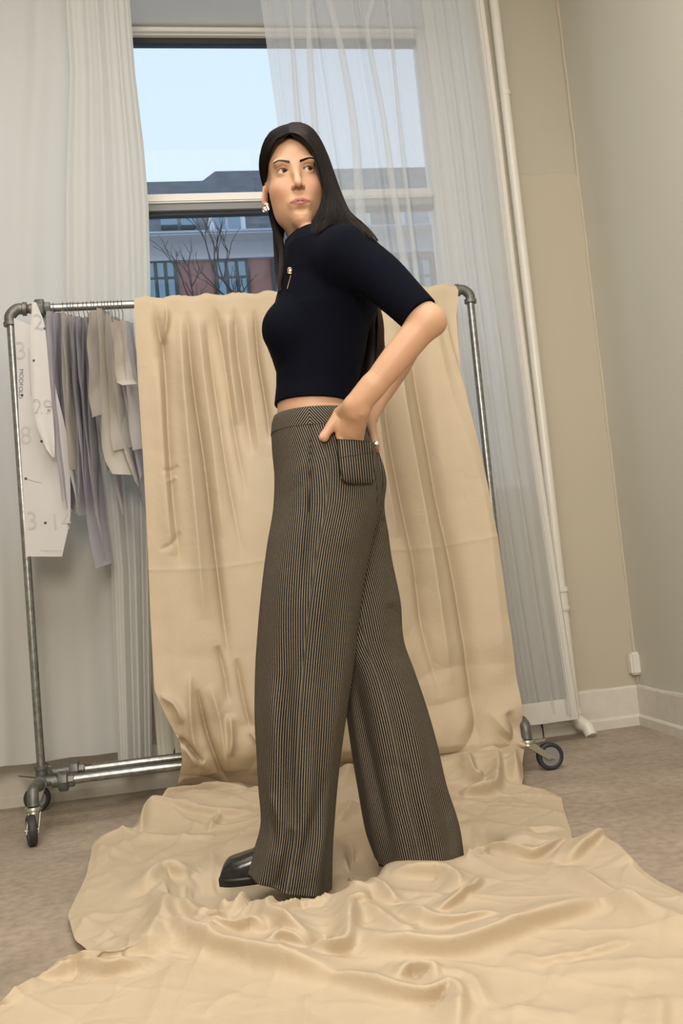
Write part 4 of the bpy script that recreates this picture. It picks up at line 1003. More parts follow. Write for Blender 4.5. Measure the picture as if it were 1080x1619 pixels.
        for ax_ in range(3):
            o = [0, 0, 0]; o[ax_] = 1; b_, c_ = [(1, 2), (2, 0), (0, 1)][ax_]
            i0, j0, k0 = A[:, 0], A[:, 1], A[:, 2]
            v0 = F[i0, j0, k0] < 0; v1 = F[i0+o[0], j0+o[1], k0+o[2]] < 0
            ok = (v0 != v1) & (A[:, b_] > 0) & (A[:, c_] > 0); Q = A[ok]; flip = v0[ok]
            def at_(db, dc):
                q_ = Q.copy(); q_[:, b_] -= db; q_[:, c_] -= dc; return idx[q_[:, 0], q_[:, 1], q_[:, 2]]
            f = np.stack([at_(0, 0), at_(1, 0), at_(1, 1), at_(0, 1)], 1); f[~flip] = f[~flip][:, ::-1]
            faces.append(f[(f >= 0).all(1)])
        return V, np.vstack(faces)

# --- shared measures
LT = [(457,390),(447,408),(443,430),(442,455),(433,490),(422,520),(421,545),(430,568),(437,590),(437,612),(434,642),(434,665),(432,690)]
RT = [(575,380),(592,400),(598,430),(598,485),(584,520),(577,560),(567,600),(560,622),(556,645),(572,668),(588,690)]
Lp = [Lq(a, b, TM) for a, b in LT]; Rp = [Lq(a, b, TM) for a, b in RT]
zr = lambda py, px=510: Lq(px, py, TM)[2]
dep = [(zr(375), .085), (zr(400), .125), (zr(440), .140), (zr(500), .142), (zr(560), .126), (zr(610), .116), (zr(650), .122), (zr(700), .140)]
near_sh, elb, wri = Lq(548, 404, 2.14), Lq(677, 507, 2.065), Lq(567, 635, 2.075)
# head frame
hy = math.radians(5); FW = np.array([math.sin(hy), -math.cos(hy), 0]); RT_ = np.array([math.cos(hy), math.sin(hy), 0]); UP = np.array([0, 0, 1.0])
HO = Lq(467.3, 268, 2.205)-FW*.079
_rl = math.radians(-2.0)
RT_, UP = RT_*math.cos(_rl)-UP*math.sin(_rl), UP*math.cos(_rl)+RT_*math.sin(_rl)
HR = np.stack([RT_, FW, UP])        # rows: local axes
HS = 1.0
def hp(x, y, z):
    if z < 0: z = z*1.13
    return HO+HS*(RT_*x+FW*y+UP*z)

root = empty('woman', tuple(wor3(np.array([Lq(480, 1400, TM)[0], TM, 0.0])).ravel())); tag(root, 'woman with long dark hair in navy knit polo and striped wide trousers, looking over shoulder', 'person')
def own(o):
    o.parent = root; o.matrix_parent_inverse = root.matrix_world.inverted(); return o
def front_hit(px, py, bv, off=.003, lift=None):
    d = Vector(ray(px, py)).normalized(); h = bv.ray_cast(Vector(C0), d)
    return (np.array(h[0])-np.array(d)*off) if h[0] else None
# --- wide trousers: two striped tubes that share the waist
near_L = [(429,686),(431,720),(434,752),(432,805),(423,860),(415,920),(409,980),(404,1050),(403,1120),(406,1180),(409,1240),(413,1295),(404,1335),(391,1370)]
near_R = [(577,678),(594,715),(604,755),(602,800),(590,850),(578,910),(568,980),(560,1050),(551,1110),(542,1170),(534,1235),(529,1300),(526,1350),(525,1400)]
far_L = [(429,686),(431,720),(434,752),(440,805),(450,850),(470,900),(492,960),(515,1020),(534,1070),(547,1130),(556,1190),(566,1250),(577,1310),(591,1352)]
far_R = [(579,680),(599,715),(611,757),(608,800),(614,842),(620,885),(633,950),(638,1010),(656,1062),(674,1115),(691,1175),(706,1240),(726,1305),(736,1378)]
vk = np.linspace(0, 1, 14)
T0n = [TM, TM, TM-.01, TM-.03, TM-.05, -.06+TM, 2.22, 2.22, 2.22, 2.22, 2.22, 2.22, 2.215, 2.215]
hnn = [.146, .160, .160, .145, .130, .118, .112, .110, .110, .110, .112, .115, .122, .126]
hfn = [.010, .012, .03, .06, .08, .09, .10, .10, .10, .10, .11, .11, .118, .118]
T0f = [TM, TM, TM+.01, TM+.03, TM+.05, 2.335, 2.335, 2.335, 2.335, 2.335, 2.335, 2.335, 2.335, 2.335]
def tube_leg(Lpx, Rpx, T0, hn, hf, crs, name, m, nr=240, nc=260, flipfar=False, seed=1):
    t = np.linspace(0, 1, nr)
    Lc = catmull(np.array(Lpx, float), nr); Rc = catmull(np.array(Rpx, float), nr)
    T0 = np.interp(t, vk, T0); hn = np.interp(t, vk, hn); hf = np.interp(t, vk, hf)
    for a in (T0, hn, hf):
        for _ in range(12): a[1:-1] = (a[:-2]+2*a[1:-1]+a[2:])/4
    Lw = np.array([Lq(a, b, T) for (a, b), T in zip(Lc, T0)]); Rw = np.array([Lq(a, b, T) for (a, b), T in zip(Rc, T0)])
    th = np.linspace(0, 2*np.pi, nc, endpoint=True); C = (Lw+Rw)/2; A = (Rw-Lw)/2
    co, si = np.cos(th), np.sin(th); e = .92
    cx = np.sign(co)*np.abs(co)**e; sy = np.sign(si)*np.abs(si)**e
    V = C[:, None]+A[:, None]*cx[None, :, None]
    Tn = np.where(sy[None] < 0, sy[None]*hn[:, None], sy[None]*hf[:, None]); V[..., 1] += Tn
    # arc length from the side seam (th = 3pi/2) as cloth coordinate
    seg = np.linalg.norm(np.diff(V, axis=1), axis=2); s = np.concatenate([np.zeros((nr, 1)), np.cumsum(seg, 1)], 1)
    j0 = int(nc*.75); u = s-s[:, j0:j0+1]
    drop = np.concatenate([[0], np.cumsum(np.linalg.norm(np.diff(C, axis=0), axis=1))])
    vv = np.repeat(drop[:, None], nc, 1)
    W = wor3(V.reshape(-1, 3)); px = to_px(W); X, Y = px[:, 0].reshape(nr, nc), px[:, 1].reshape(nr, nc)
    nearw = np.clip(-sy, 0, 1)[None]**.5
    Hh = ridges(X, Y, crs, lambda a, b: (a, b), 1.7)
    gen = .0045*np.sin(th[None]*9+seed+2.0*t[:, None])*np.clip(t[:, None]*1.4-.2, 0, 1)+.010*(vnoise(th[None]*2.2, t[:, None]*9, 30+seed)-.5)*np.clip(t[:, None]*2, .2, 1)
    rad = (V-C[:, None]); rad[..., 2] = 0; rad /= np.linalg.norm(rad, axis=2, keepdims=True)+1e-9
    V += rad*gen[..., None]*np.abs(sy)[None, :, None]
    V[..., 1] -= Hh*nearw
    # front panel grain leans slightly so that the stripes meet at the side seam
    lean = np.where(u < 0, .10*np.clip(vv, 0, .55), 0)
    UVs = np.stack([u-lean, vv], -1)
    W = wor3(V.reshape(-1, 3)); F = grid_faces(nr, nc)
    # hem turn-up, a narrow inner return
    k = len(W); last = V[-1]; inn = last-rad[-1]*.004; inn2 = V[-12]-rad[-12]*.004
    W2 = wor3(np.vstack([inn, inn2])); W = np.vstack([W, W2])
    i = np.arange(nc-1); F2 = np.stack([(nr-1)*nc+i, (nr-1)*nc+i+1, k+i+1, k+i], 1); F3 = np.stack([k+i, k+i+1, k+nc+i+1, k+nc+i], 1)
    UVs = np.vstack([UVs.reshape(-1, 2), UVs[-1], UVs[-12]])
    return W, np.vstack([F, F2, F3]), UVs, (V, u, vv, th)
near_cr = [([(491,664),(490,720),(488,780),(485,840),(480,900),(477,950)], -.010, 4.5), ([(480,800),(474,880),(470,960),(462,1060)], .006, 14), ([(505,800),(500,900),(495,1000)], .004, 16),
 ([(452,1060),(456,1150),(460,1240),(464,1310)], -.016, 10), ([(430,1080),(436,1160),(444,1230),(452,1300)], .010, 12), ([(495,1080),(498,1160),(494,1240),(482,1310),(468,1370)], .014, 14),
 ([(416,1230),(424,1270),(432,1310),(438,1350)], -.010, 7), ([(428,1250),(442,1300),(440,1350),(432,1400)], .014, 9), ([(462,1310),(456,1350),(444,1390),(440,1412)], -.012, 8),
 ([(515,1220),(505,1270),(488,1320),(474,1380)], -.008, 7), ([(520,1290),(508,1340),(500,1395)], .008, 10), ([(545,860),(560,900),(562,960)], -.006, 10), ([(440,770),(470,740),(500,735)], .003, 12), ([(435,800),(465,775),(485,765)], -.003, 6),
 ([(404,1388),(425,1404),(450,1408),(500,1404)], -.0025, 2.2), ([(570,780),(582,830),(575,880)], -.006, 9)]
far_cr = [([(606,818),(612,826),(620,832)], -.020, 6), ([(600,838),(616,845),(624,850)], .012, 8), ([(615,955),(628,975),(634,1000)], -.014, 9), ([(625,940),(637,965),(640,985)], .008, 8), ([(600,1010),(625,1035),(642,1045)], -.008, 8),
 ([(560,1080),(574,1150),(588,1210),(604,1280),(615,1335)], -.013, 9), ([(552,1110),(562,1180),(576,1260),(590,1330)], .008, 9), ([(620,1090),(640,1180),(655,1270),(665,1350)], .008, 22), ([(690,1250),(708,1300),(716,1350)], -.010, 10),
 ([(712,1290),(728,1320),(726,1370)], .010, 9), ([(640,1200),(660,1290),(672,1350)], -.006, 10), ([(600,1225),(620,1210),(650,1225)], -.004, 8)]
Wn, Fn, UVn, infn = tube_leg(near_L, near_R, T0n, hnn, hfn, near_cr, 'n', M_stripe)
T0f_, hnf, hff = T0f, [.010, .012, .03, .06, .08, .09, .10, .105, .11, .11, .112, .115, .118, .118], [.146, .160, .160, .145, .130, .118, .112, .11, .11, .11, .112, .115, .118, .118]
Wf, Ff, UVf, inff = tube_leg(far_L, far_R, T0f_, hnf, hff, far_cr, 'f', M_stripe, seed=4)
tro = own(mesh_obj('trousers', np.vstack([Wn, Wf]), np.vstack([Fn, Ff+len(Wn)]), M_stripe, uv=np.vstack([UVn, UVf])))
tro_bvh = BVHTree.FromPolygons([tuple(v) for v in Wn.tolist()], [tuple(f) for f in Fn.tolist()])
# waistband ring
nc = 220; th = np.linspace(0, 2*np.pi, nc); co, si = np.cos(th), np.sin(th)
rw = []
for (l_, r_, hd) in (((428.5, 690), (579, 682), .1495), ((430, 672), (574, 664), .1455), ((432.5, 663), (570, 655), .142), ((434, 662.5), (568.5, 654.5), .1395), ((435, 672), (567, 664), .137)):
    a, b = Lq(*l_, TM), Lq(*r_, TM); c_, h_ = (a+b)/2, (b-a)/2
    rg = c_[None]+h_[None]*(np.sign(co)*np.abs(co)**.92)[:, None]; rg[:, 1] += hd*np.sign(si)*np.abs(si)**.92; rw.append(rg)
V = np.array(rw); seg = np.linalg.norm(np.diff(V[0], axis=0), axis=1); s = np.concatenate([[0], np.cumsum(seg)])
xs0 = Lq(489, 660, TM-.14)[0]; j0 = nc//2+int(np.argmin(abs(V[0][nc//2:, 0]-xs0))); u = s-s[j0]
vv = np.array([0, .028, .042, .045, .03]); UV = np.stack(np.broadcast_arrays(u[None], vv[:, None]), -1).reshape(-1, 2)
wb = mesh_obj('waistband', wor3(V.reshape(-1, 3)), grid_faces(5, nc), M_chev, tro, uv=UV)

def surf_T(px, py, off):            # depth just in front of the trousers at a point
    h = front_hit(px, py, tro_bvh, 0)
    return (h@E2 if h is not None else 2.13)-off
body = Field((min(p[0] for p in Lp)-.01, 1.99, zr(756)), (Lq(708, 500, 2.06)[0]+.01, 2.545, HO[2]+.13), .0015)
B = body
B.slices(Lp, Rp, dep, zr(688), zr(382), -.007, .02)
neckb = Lq(490, 392, TM+.01)
B.cone(neckb, hp(.012, -.034, -.06), .050, .043, .022)
B.cone(Lq(500, 388, 2.22), near_sh, .045, .052, .03); B.cone(Lq(500, 392, 2.36), Lq(548, 404, 2.43), .045, .052, .03)
# near arm
arm = [near_sh, Lq(615, 455, 2.10), elb, Lq(652, 535, 2.065), Lq(620, 573, 2.07), Lq(592, 606, 2.072), Lq(573, 630, 2.078)]
B.limb(arm[:3], [.050, .042, .0325], .02)
B.limb([Lq(680, 508, 2.065), Lq(655, 532, 2.066), Lq(622, 572, 2.068), Lq(594, 606, 2.070), Lq(568, 636, 2.076)], [.0300, .0335, .0315, .0265, .0235], .02)
B.limb([Lq(588, 612, 2.071), Lq(568, 636, 2.076), Lq(560, 650, 2.080)], [.0265, .0245, .021], .012)
B.ell(Lq(691, 513, 2.066), (.013, .014, .013), .018)
# near hand: back of the hand above the pocket mouth, four fingers inside it, thumb outside on the hip
kT = surf_T(552, 695, .019)
mc = [((560, 641), (539, 688), .0115), ((565, 643), (549, 691), .0118), ((570, 646), (559, 693), .0112), ((573, 650), (568, 693), .0098)]
for (a, b, r) in mc: B.cone(Lq(*a, 2.078), Lq(*b, max(kT, surf_T(b[0], 696, .019))), .0135, r, .014)
for (a, b, r), ln in zip(mc, (38, 44, 42, 32)):
    q = [Lq(*b, max(kT, surf_T(b[0], 696, .019)))]
    for f_, dx in ((.5, 1), (.8, 3), (1, 5)): q.append(Lq(b[0]+dx, b[1]+ln*f_, surf_T(b[0]+dx, b[1]+ln*f_, .011)))
    B.chain(q, [r*.85, .0085, .0078, .0068], .004)
tT = [2.074, surf_T(538, 668, .024), surf_T(524, 676, .016), surf_T(512, 690, .011)]
B.chain([Lq(555, 641, tT[0]), Lq(539, 654, tT[1]), Lq(524, 673, tT[2]), Lq(512, 691, tT[3])], [.0165, .0150, .0115, .0092], .010)
B.ell(Lq(513, 690, tT[3]), (.0095, .009, .0115), .005)
B.cone(Lq(538, 655, tT[1]), Lq(536, 674, kT), .011, .008, .012)
for a, b in (((558, 652), (547, 684)), ((563, 652), (556, 688)), ((568, 653), (563, 688)), ((572, 655), (568, 688))):
    B.cone(Lq(*a, 2.0635), Lq(*b, max(kT, surf_T(b[0], 692, .019))-.0112), .0026, .0034, .004)
# far arm and hand, reaching into the far pocket
B.chain([Lq(548, 404, 2.43), Lq(615, 458, 2.47), Lq(668, 504, 2.49), Lq(630, 580, 2.46), Lq(592, 642, 2.41)], [.048, .040, .034, .030, .0225], .015)
B.chain([Lq(592, 642, 2.41), Lq(586, 664, 2.355)], [.0215, .0165], .01)
for o, l_, t_ in ((0, 0, 0), (-4, 3, .018), (-7, 4, .036), (-9, 0, .052)):
    B.chain([Lq(585+o*.3, 658, 2.335+t_*.6), Lq(589+o*.5, 680, 2.275+t_), Lq(594+o*.8, 704+l_, 2.256+t_), Lq(596+o, 722+l_, 2.320+t_)], [.013, .0102, .0086, .007], .006)
# --- head
def E_(c, r, k=.01, op='u', rx=0, rz=0, ry=0):
    R_ = HR
    if rx or ry or rz:
        R_ = np.array(Matrix.Rotation(rx, 3, 'X') @ Matrix.Rotation(ry, 3, 'Y') @ Matrix.Rotation(rz, 3, 'Z')) @ HR
    B.ell(hp(*c), np.array(r)*HS, k, op, R_)
def C_(a, b, ra, rb, k=.006, op='u'): B.cone(hp(*a), hp(*b), ra*HS, rb*HS, k, op)
E_((0, -.014, .032), (.0685, .092, .084), .012)
E_((0, .016, .030), (.0655, .066, .070), .02)
E_((0, .020, -.034), (.0535, .062, .080), .022)
E_((0, .030, -.073), (.0350, .047, .040), .030)
E_((0, .068, -.0965), (.0150, .0125, .0125), .026)
for s_x in (-1, 1):
    E_((s_x*.0400, .046, -.030), (.0195, .026, .021), .026)
    E_((s_x*.038, .010, -.055), (.012, .028, .026), .030)
    E_((s_x*.028, .0745, .0195), (.022, .0085, .0085), .018, rz=-s_x*.28)
    E_((s_x*.0300, .0895, .001), (.0170, .0095, .0105), .010, 's')
    E_((s_x*.0700, .032, .015), (.008, .02, .02), .02, 's')
# nose
C_((0, .0775, .010), (0, .0965, -.0330), .0080, .0080, .012)
C_((0, .0950, -.031), (0, .1000, -.0370), .0075, .0072, .007)
for s_x in (-1, 1):
    E_((s_x*.0105, .0895, -.0390), (.0055, .0085, .0058), .006)
    E_((s_x*.0064, .0930, -.0455), (.0034, .0065, .0050), .0018, 's')
# mouth
E_((0, .0785, -.069), (.0235, .0110, .0135), .014)
for s_x in (-1, 1):
    C_((s_x*.0045, .0875, -.0660), (s_x*.0225, .0745, -.0695), .0030, .0014, .004)
    C_((s_x*.0030, .0865, -.0733), (s_x*.0190, .0755, -.0710), .0034, .0016, .004)
for s_x in (-1, 1): C_((0, .0925, -.0694), (s_x*.0225, .0770, -.0698), .0008, .0005, .0030, 's')
C_((0, .0925, -.0515), (0, .0925, -.0610), .0018, .0022, .005, 's')
E_((0, .0860, -.0850), (.014, .006, .0045), .007, 's')
# eyes: lids as a shell over the ball, almond opening cut out
ER = .0120
EC = [(-.0297, .0665, .0), (.0297, .0665, .0)]
for (ex, ey, ez) in EC:
    E_((ex, ey, ez), (ER+.0013,)*3, .0045)
for (ex, ey, ez) in EC:
    s_x = 1 if ex > 0 else -1
    # almond: intersection of two offset ellipsoids, cut forward
    c1, c2 = hp(ex+s_x*.000, ey+.012, ez-.0085), hp(ex, ey+.012, ez+.0112)
    def almond(x, y, z, c1=c1, c2=c2, ex=ex, ey=ey, ez=ez):
        d1 = np.sqrt(((x-c1[0])*RT_[0]+(y-c1[1])*RT_[1])**2+(z-c1[2])**2)-.0148
        d2 = np.sqrt(((x-c2[0])*RT_[0]+(y-c2[1])*RT_[1])**2+(z-c2[2])**2)-.0160
        f = (x-c1[0])*FW[0]+(y-c1[1])*FW[1]; o = hp(ex, ey, ez)
        ball = np.sqrt((x-o[0])**2+(y-o[1])**2+(z-o[2])**2)
        return np.maximum(np.maximum(d1, d2), np.maximum(-.010-f, -(ball-(ER-.0016))))
    B.apply(hp(ex, ey, ez)-.02, hp(ex, ey, ez)+.03, almond, .0008, 's')
    # crease above the lid
    P_ = [hp(ex+s_x*a, ey+b, ez+c) for a, b, c in ((-.013, .0105, .0060), (-.004, .0140, .0105), (.006, .0120, .0100), (.014, .0060, .0050))]
    B.chain(P_, [.0007, .0009, .0009, .0006], .0022, op='s')
# ears
for s_x in (-1, 1):
    E_((s_x*.0725, -.010, -.020), (.0070, .0150, .0270), .006, ry=s_x*.12, rz=s_x*.35)
    E_((s_x*.0780, -.004, -.014), (.0035, .0075, .0150), .004, 's', ry=s_x*.14, rz=s_x*.35)
    E_((s_x*.0695, -.002, -.041), (.0050, .0075, .0080), .005)
V, Fc = B.polygonise()
del B.F
VW = wor3(V)
body_o = mesh_obj('body', VW, Fc, M_skin)
hl = (V-HO)@HR.T/HS; hl[:, 2] = np.where(hl[:, 2] < 0, hl[:, 2]/1.13, hl[:, 2])                # head-local coordinates for natural skin colouring, painted nostril and lip-line shade
base = np.array([.55, .325, .205]); tint = np.tile(base, (len(V), 1))
hx_, hy_, hz_ = hl.T
inh = (hz_ > -.12) & (hy_ > -.02)
g = lambda c, r: np.exp(-(((hx_-c[0])/r[0])**2+((hy_-c[1])/r[1])**2+((hz_-c[2])/r[2])**2))
def mixc(w__, c):
    global tint
    w__ = (np.clip(w__, 0, 1)*inh)[:, None]; tint = tint*(1-w__)+np.array(c)*w__
for s_x in (-1, 1):
    mixc(.40*g((s_x*.043, .062, -.035), (.022, .03, .018)), (.58, .24, .16))
    mixc(.50*g((s_x*.031, .078, .008), (.017, .02, .007)), (.36, .16, .11))
    mixc(.30*g((s_x*.031, .078, -.010), (.015, .02, .005)), (.42, .21, .15))
mixc(.35*g((0, .10, -.038), (.012, .02, .010)), (.56, .26, .18))
# lips
uz = np.abs(hx_); top_l = -.0620-.0000*uz-np.where(uz < .004, .0015*(1-uz/.004), 0)-.0070*(uz/.024)**2; bot_l = -.0775+.0075*(uz/.024)**2
lip = (1/(1+np.exp(-(top_l-hz_)/.0006)))*(1/(1+np.exp(-(hz_-bot_l)/.0006)))*(uz < .0245)*(hy_ > .068)
mixc(lip*.95, (.34, .105, .085))
for s_x in (-1, 1): mixc(.9*g((s_x*.0064, .094, -.0435), (.0036, .008, .0040)), (.10, .035, .025))  # shade inside the nostrils, painted as a dark tint
mixc(np.exp(-((hz_+.0697)/.0015)**2)*(uz < .024)*(hy_ > .07)*.75, (.16, .05, .045))  # shade where the lips meet, painted as a dark line
# scalp under the hair
sc_ = ((hz_ > .020+.066*np.clip((hy_+.01)/.085, 0, 1)) & (hz_ > -.02)) | ((hy_ < -.020) & (hz_ > -.055) & (np.abs(hx_) < .069))
sc_ &= (np.abs(hx_) < .12) & (hz_ < .2) & ~((np.abs(hx_) > .066) & (hz_ < .0))
tint[sc_] = (.03, .018, .012)
col = np.concatenate([tint, np.ones((len(V), 1))], 1).astype(np.float32)
at_r = body_o.data.color_attributes.new('tint', 'FLOAT_COLOR', 'POINT'); at_r.data.foreach_set('color', col.ravel())
own(body_o)
skin_bvh = BVHTree.FromPolygons([tuple(v) for v in VW.tolist()], [tuple(f) for f in Fc.tolist()])
def on_head(x, z, off=.0, y0=.2):  # drop a point onto the face along its forward axis
    o = wor3(hp(x, y0, z)[None])[0]; d = -(FW[0]*E1+FW[1]*E2)
    h = skin_bvh.ray_cast(Vector(o), Vector(d)); p = np.array(h[0]) if h[0] else wor3(hp(x, .08, z)[None])[0]
    return p-d*off
# eyes
gaze = np.array([.36, 1.0, .10]); gaze /= np.linalg.norm(gaze)
for (ex, ey, ez) in EC:
    c0 = wor3(hp(ex, ey, ez)[None])[0]; gd = wor3((RT_*gaze[0]+FW*gaze[1]+UP*gaze[2])[None])[0]
    R0 = ER-.0003
    def cap(r, a0, a1, n=8): return [(r*math.cos(a0+(a1-a0)*i/n), max(r*math.sin(a0+(a1-a0)*i/n), 1e-5)) for i in range(n+1)]
    mb = MB().lathe(c0, gd, cap(R0, math.pi, .0, 24), 28); e = own(mb.build('eyeball', M_white_eye))
    i_ = MB().lathe(c0, gd, cap(R0+.0004, math.radians(31), 0, 8), 28).build('iris', M_iris, e)
    MB().lathe(c0, gd, cap(R0+.0007, math.radians(12), 0, 5), 20).build('pupil', M_pupil, e)
    s_x = 1 if ex > 0 else -1
    # lashes along the upper lid and a softer line below
    mb = MB()
    for k in range(26):
        a = -.0122+.0244*k/25; zt_ = ez-.0085+math.sqrt(max(.0148**2-a*a, 0)); 
        p = on_head(ex+a, zt_+.0004, .0002); L_ = .0012+.0016*max(0, s_x*a/.0122)
        q_ = p+wor3((RT_*(a*.22)+FW*L_+UP*L_*.35)[None])[0]
        mb.tube([p, p*.5+q_*.5+np.array([0, 0, -.0004]), q_], [.0003, .00022, .0001], 4)
    P_ = [on_head(ex+a, ez-.0085+math.sqrt(max(.0148**2-a*a, 0))+.0002, .0003) for a in np.linspace(-.0122, .0122, 15)]
    mb.tube(P_, [.00025, .0007, .00055], 5, 20) if False else mb.add(*tube_arrays(P_, np.interp(np.linspace(0, 1, 15), [0, .5, 1], [.0004, .0007, .0007]), 5))
    own(mb.build('eyelashes', M_lash))
    mb = MB(); rr = random.Random(int(ex*1000))
    for k in range(520):
        u = rr.random(); v = rr.uniform(-1, 1)
        u *= .86; x = ex+s_x*(-.0185+.0400*u); z = ez+.0150+.0060*math.sin(min(u*1.25, 1.15)*math.pi*.62)-.0040*max(0, u-.62)*2.2+v*.0027*(1-u*.75)
        p = on_head(x, z, .0006); L_ = .0050*(1-.3*u)
        up_ = .55*(1-u)-.15; d = RT_*s_x*L_*.9+UP*L_*up_-FW*L_*.15
        mb.tube([p, p+wor3(d[None])[0]*.5+wor3((FW*.0006)[None])[0], p+wor3(d[None])[0]], [.00036, .00032, .00012], 3)
    own(mb.build('eyebrow', M_brow))

# --- polo shirt
SH = Field((min(p[0] for p in Lp)-.03, 2.0, zr(648)-.03), (Lq(700, 500, 2.06)[0]+.01, 2.56, zr(360)), .0022)
hl_, hr_ = Lq(433, 642, TM), Lq(556, 640, TM)
slope = (hr_[2]-hl_[2])/(hr_[0]-hl_[0])
hemcut = lambda x, y, z: (hl_[2]+slope*(x-hl_[0])+0*y)-z
SH.slices(Lp, Rp, dep, zr(660), zr(384), .0, .02, cut=hemcut)
SH.cone(Lq(500, 392, 2.21), near_sh, .050, .061, .035); SH.cone(Lq(500, 396, 2.36), Lq(548, 404, 2.43), .050, .060, .035)
SH.cone(Lq(500, 404, 2.26), neckb+np.array([.010, 0, .008]), .066, .058, .02)
SH.ell(Lq(452, 520, 2.205), (.052, .05, .055), .03); SH.ell(Lq(452, 520, 2.36), (.052, .05, .055), .03)
s0, s1 = Lq(682, 478, 2.06), Lq(636, 516, 2.07)
ad_ = Lq(677, 507, 2.065)-Lq(600, 440, 2.11); ed = s1-s0; ad_ = ad_-ed*(ad_@ed)/(ed@ed); ad_ /= np.linalg.norm(ad_)
slv = lambda x, y, z: (x-s0[0])*ad_[0]+(y-s0[1])*ad_[1]+(z-s0[2])*ad_[2]
Ps = [near_sh, Lq(598, 436, 2.11), Lq(640, 475, 2.085), Lq(690, 525, 2.06)]; Rs = [.062, .0535, .0465, .0405]
SH.limb(Ps, Rs, .022, cut=slv)
# far sleeve
fs = [Lq(548, 404, 2.43), Lq(600, 448, 2.465), Lq(636, 478, 2.48)]
SH.chain(fs, [.060, .052, .046], .02)
# soft folds at the armhole
def groove(P_, r, k): SH.chain([Lq(a, b, t) for a, b, t in P_], [r*.4]+[r]*(len(P_)-2)+[r*.3], k, op='s')
groove([(585, 468, 2.066), (560, 454, 2.080), (530, 447, 2.100)], .003, .018)
groove([(592, 478, 2.060), (562, 462, 2.074), (532, 455, 2.098)], .0035, .014)
# open placket below the collar
groove([(449, 425, 2.24), (452, 445, 2.23), (450, 468, 2.22)], .0075, .004)
V, Fc = SH.polygonise(); del SH.F
shirt = own(mesh_obj('polo_shirt', wor3(V), Fc, M_navy))
shirt_bvh = BVHTree.FromPolygons([tuple(v) for v in wor3(V).tolist()], [tuple(f) for f in Fc.tolist()])
# collar: a folded band rising behind the neck
th = np.linspace(-math.pi*.80, math.pi*.80, 90)
rows_c = []
cc = neckb
for k, (dr, dz) in enumerate(((.010, .000), (.004, .022), (.001, .040), (.004, .046), (.012, .040), (.020, .018), (.024, .000), (.020, -.003), (.012, .012))):
    rr_ = .058+dr; ring = []
    for t in th:
        # t = 0 points to the back (+s); the front opens towards -s
        ex_ = 1.0+.10*math.cos(t); dip = -.052*((1-math.cos(t))*.5)**.9-.010*max(0, abs(t)/2.5-.55)
        tip = (.010 if k in (5, 6, 7) and abs(t) > 2.0 else 0)
        ring.append(cc+np.array([rr_*math.cos(t)*ex_-.004, rr_*math.sin(t)*1.05, .020+dz+dip-tip*1.6]))
    rows_c.append(ring)
V = np.array(rows_c); own(mesh_obj('collar', wor3(V.reshape(-1, 3)), grid_faces(len(rows_c), 90), M_navy))
# brooch button at the placket
p = front_hit(459, 428, shirt_bvh, .004)
if p is None: p = atT(459, 428, 2.2)
mb = MB(); th = np.linspace(0, 2*np.pi, 40)
for r_, k_ in ((.0062, 6), (.0032, 5)):
    P_ = [p+r_*(_R*math.cos(t)*(1+.15*math.cos(3*t))+_U*math.sin(t)) for t in th]; mb.add(*tube_arrays(P_, .0012, 6))
mb.lathe(p+_F*.003, -_F, [(0, .003), (.003, .004), (.006, .002)], 8); own(mb.build('brooch', M_gold))
own(MB().add(*tube_arrays(catmull([front_hit(a, b_, shirt_bvh, .0003) for a, b_ in ((460, 435), (457, 446), (454, 457))], 14), [.0003]+[.0008]*12+[.0003], 6)).build('neck_opening', M_skin_plain))
# earring on her right ear: three linked hoops
mb = MB(); e0 = wor3(hp(-.0735, .004, -.0465)[None])[0]
for dx, dz, r_ in ((0, 0, .0065), (.003, -.004, .0055), (-.003, -.006, .005)):
    c_ = e0+_R*dx+_U*dz-_F*.003; P_ = [c_+r_*(_R*math.cos(t)*.8+_U*math.sin(t)-_F*.25*math.cos(t)) for t in th]; mb.add(*tube_arrays(P_, .0014, 7))
own(mb.build('earring', M_silver))

# back pockets laid on the seat over the hands
def patch_pocket(poly, bulge, nm, stripe_off=0.):
    (tl_, tr_p, br_, brr, bl2, bl1) = poly
    n = 26; Lc = catmull([tl_, bl1, bl2], n) ; Rc = catmull([tr_p, brr, br_], n)
    out = []; UV = []
    for i in range(n):
        for j in range(n):
            a = Lc[i]*(1-j/(n-1))+Rc[i]*j/(n-1); p = front_hit(a[0], a[1], tro_bvh, 0)
            if p is None: p = atT(a[0], a[1], 2.13)
            b_ = bulge*(1-i/(n-1))**.42*math.sin(math.pi*min(max(j/(n-1), .01), .99))**.12+.0022
            out.append(p-_F*b_); UV.append((stripe_off+(a[0]-tl_[0]+ (a[1]-tl_[1])*-.10)/735., i*.003))
    V = np.array(out); V2 = V+_F*.0018
    F = grid_faces(n, n); top = np.array([(j, j+1, n*n+j+1, n*n+j) for j in range(n-1)]); side = np.array([(i*n, (i+1)*n, n*n+(i+1)*n, n*n+i*n) for i in range(n-1)]+[((i+1)*n-1, (i+2)*n-1, n*n+(i+2)*n-1, n*n+(i+1)*n-1) for i in range(n-1)]+[(n*n-n+j, n*n-n+j+1, 2*n*n-n+j+1, 2*n*n-n+j) for j in range(n-1)])
    pk = mesh_obj(nm, np.vstack([V, V2]), np.vstack([F, F[:, ::-1]+n*n, top, side]), M_stripe, tro, uv=UV+UV)
    return pk, V.reshape(n, n, 3)
pk, PV = patch_pocket([(532, 695.5), (585, 699), (589, 766), (592, 735), (551, 766), (538, 752)], .0345, 'pocket')
mb = MB()
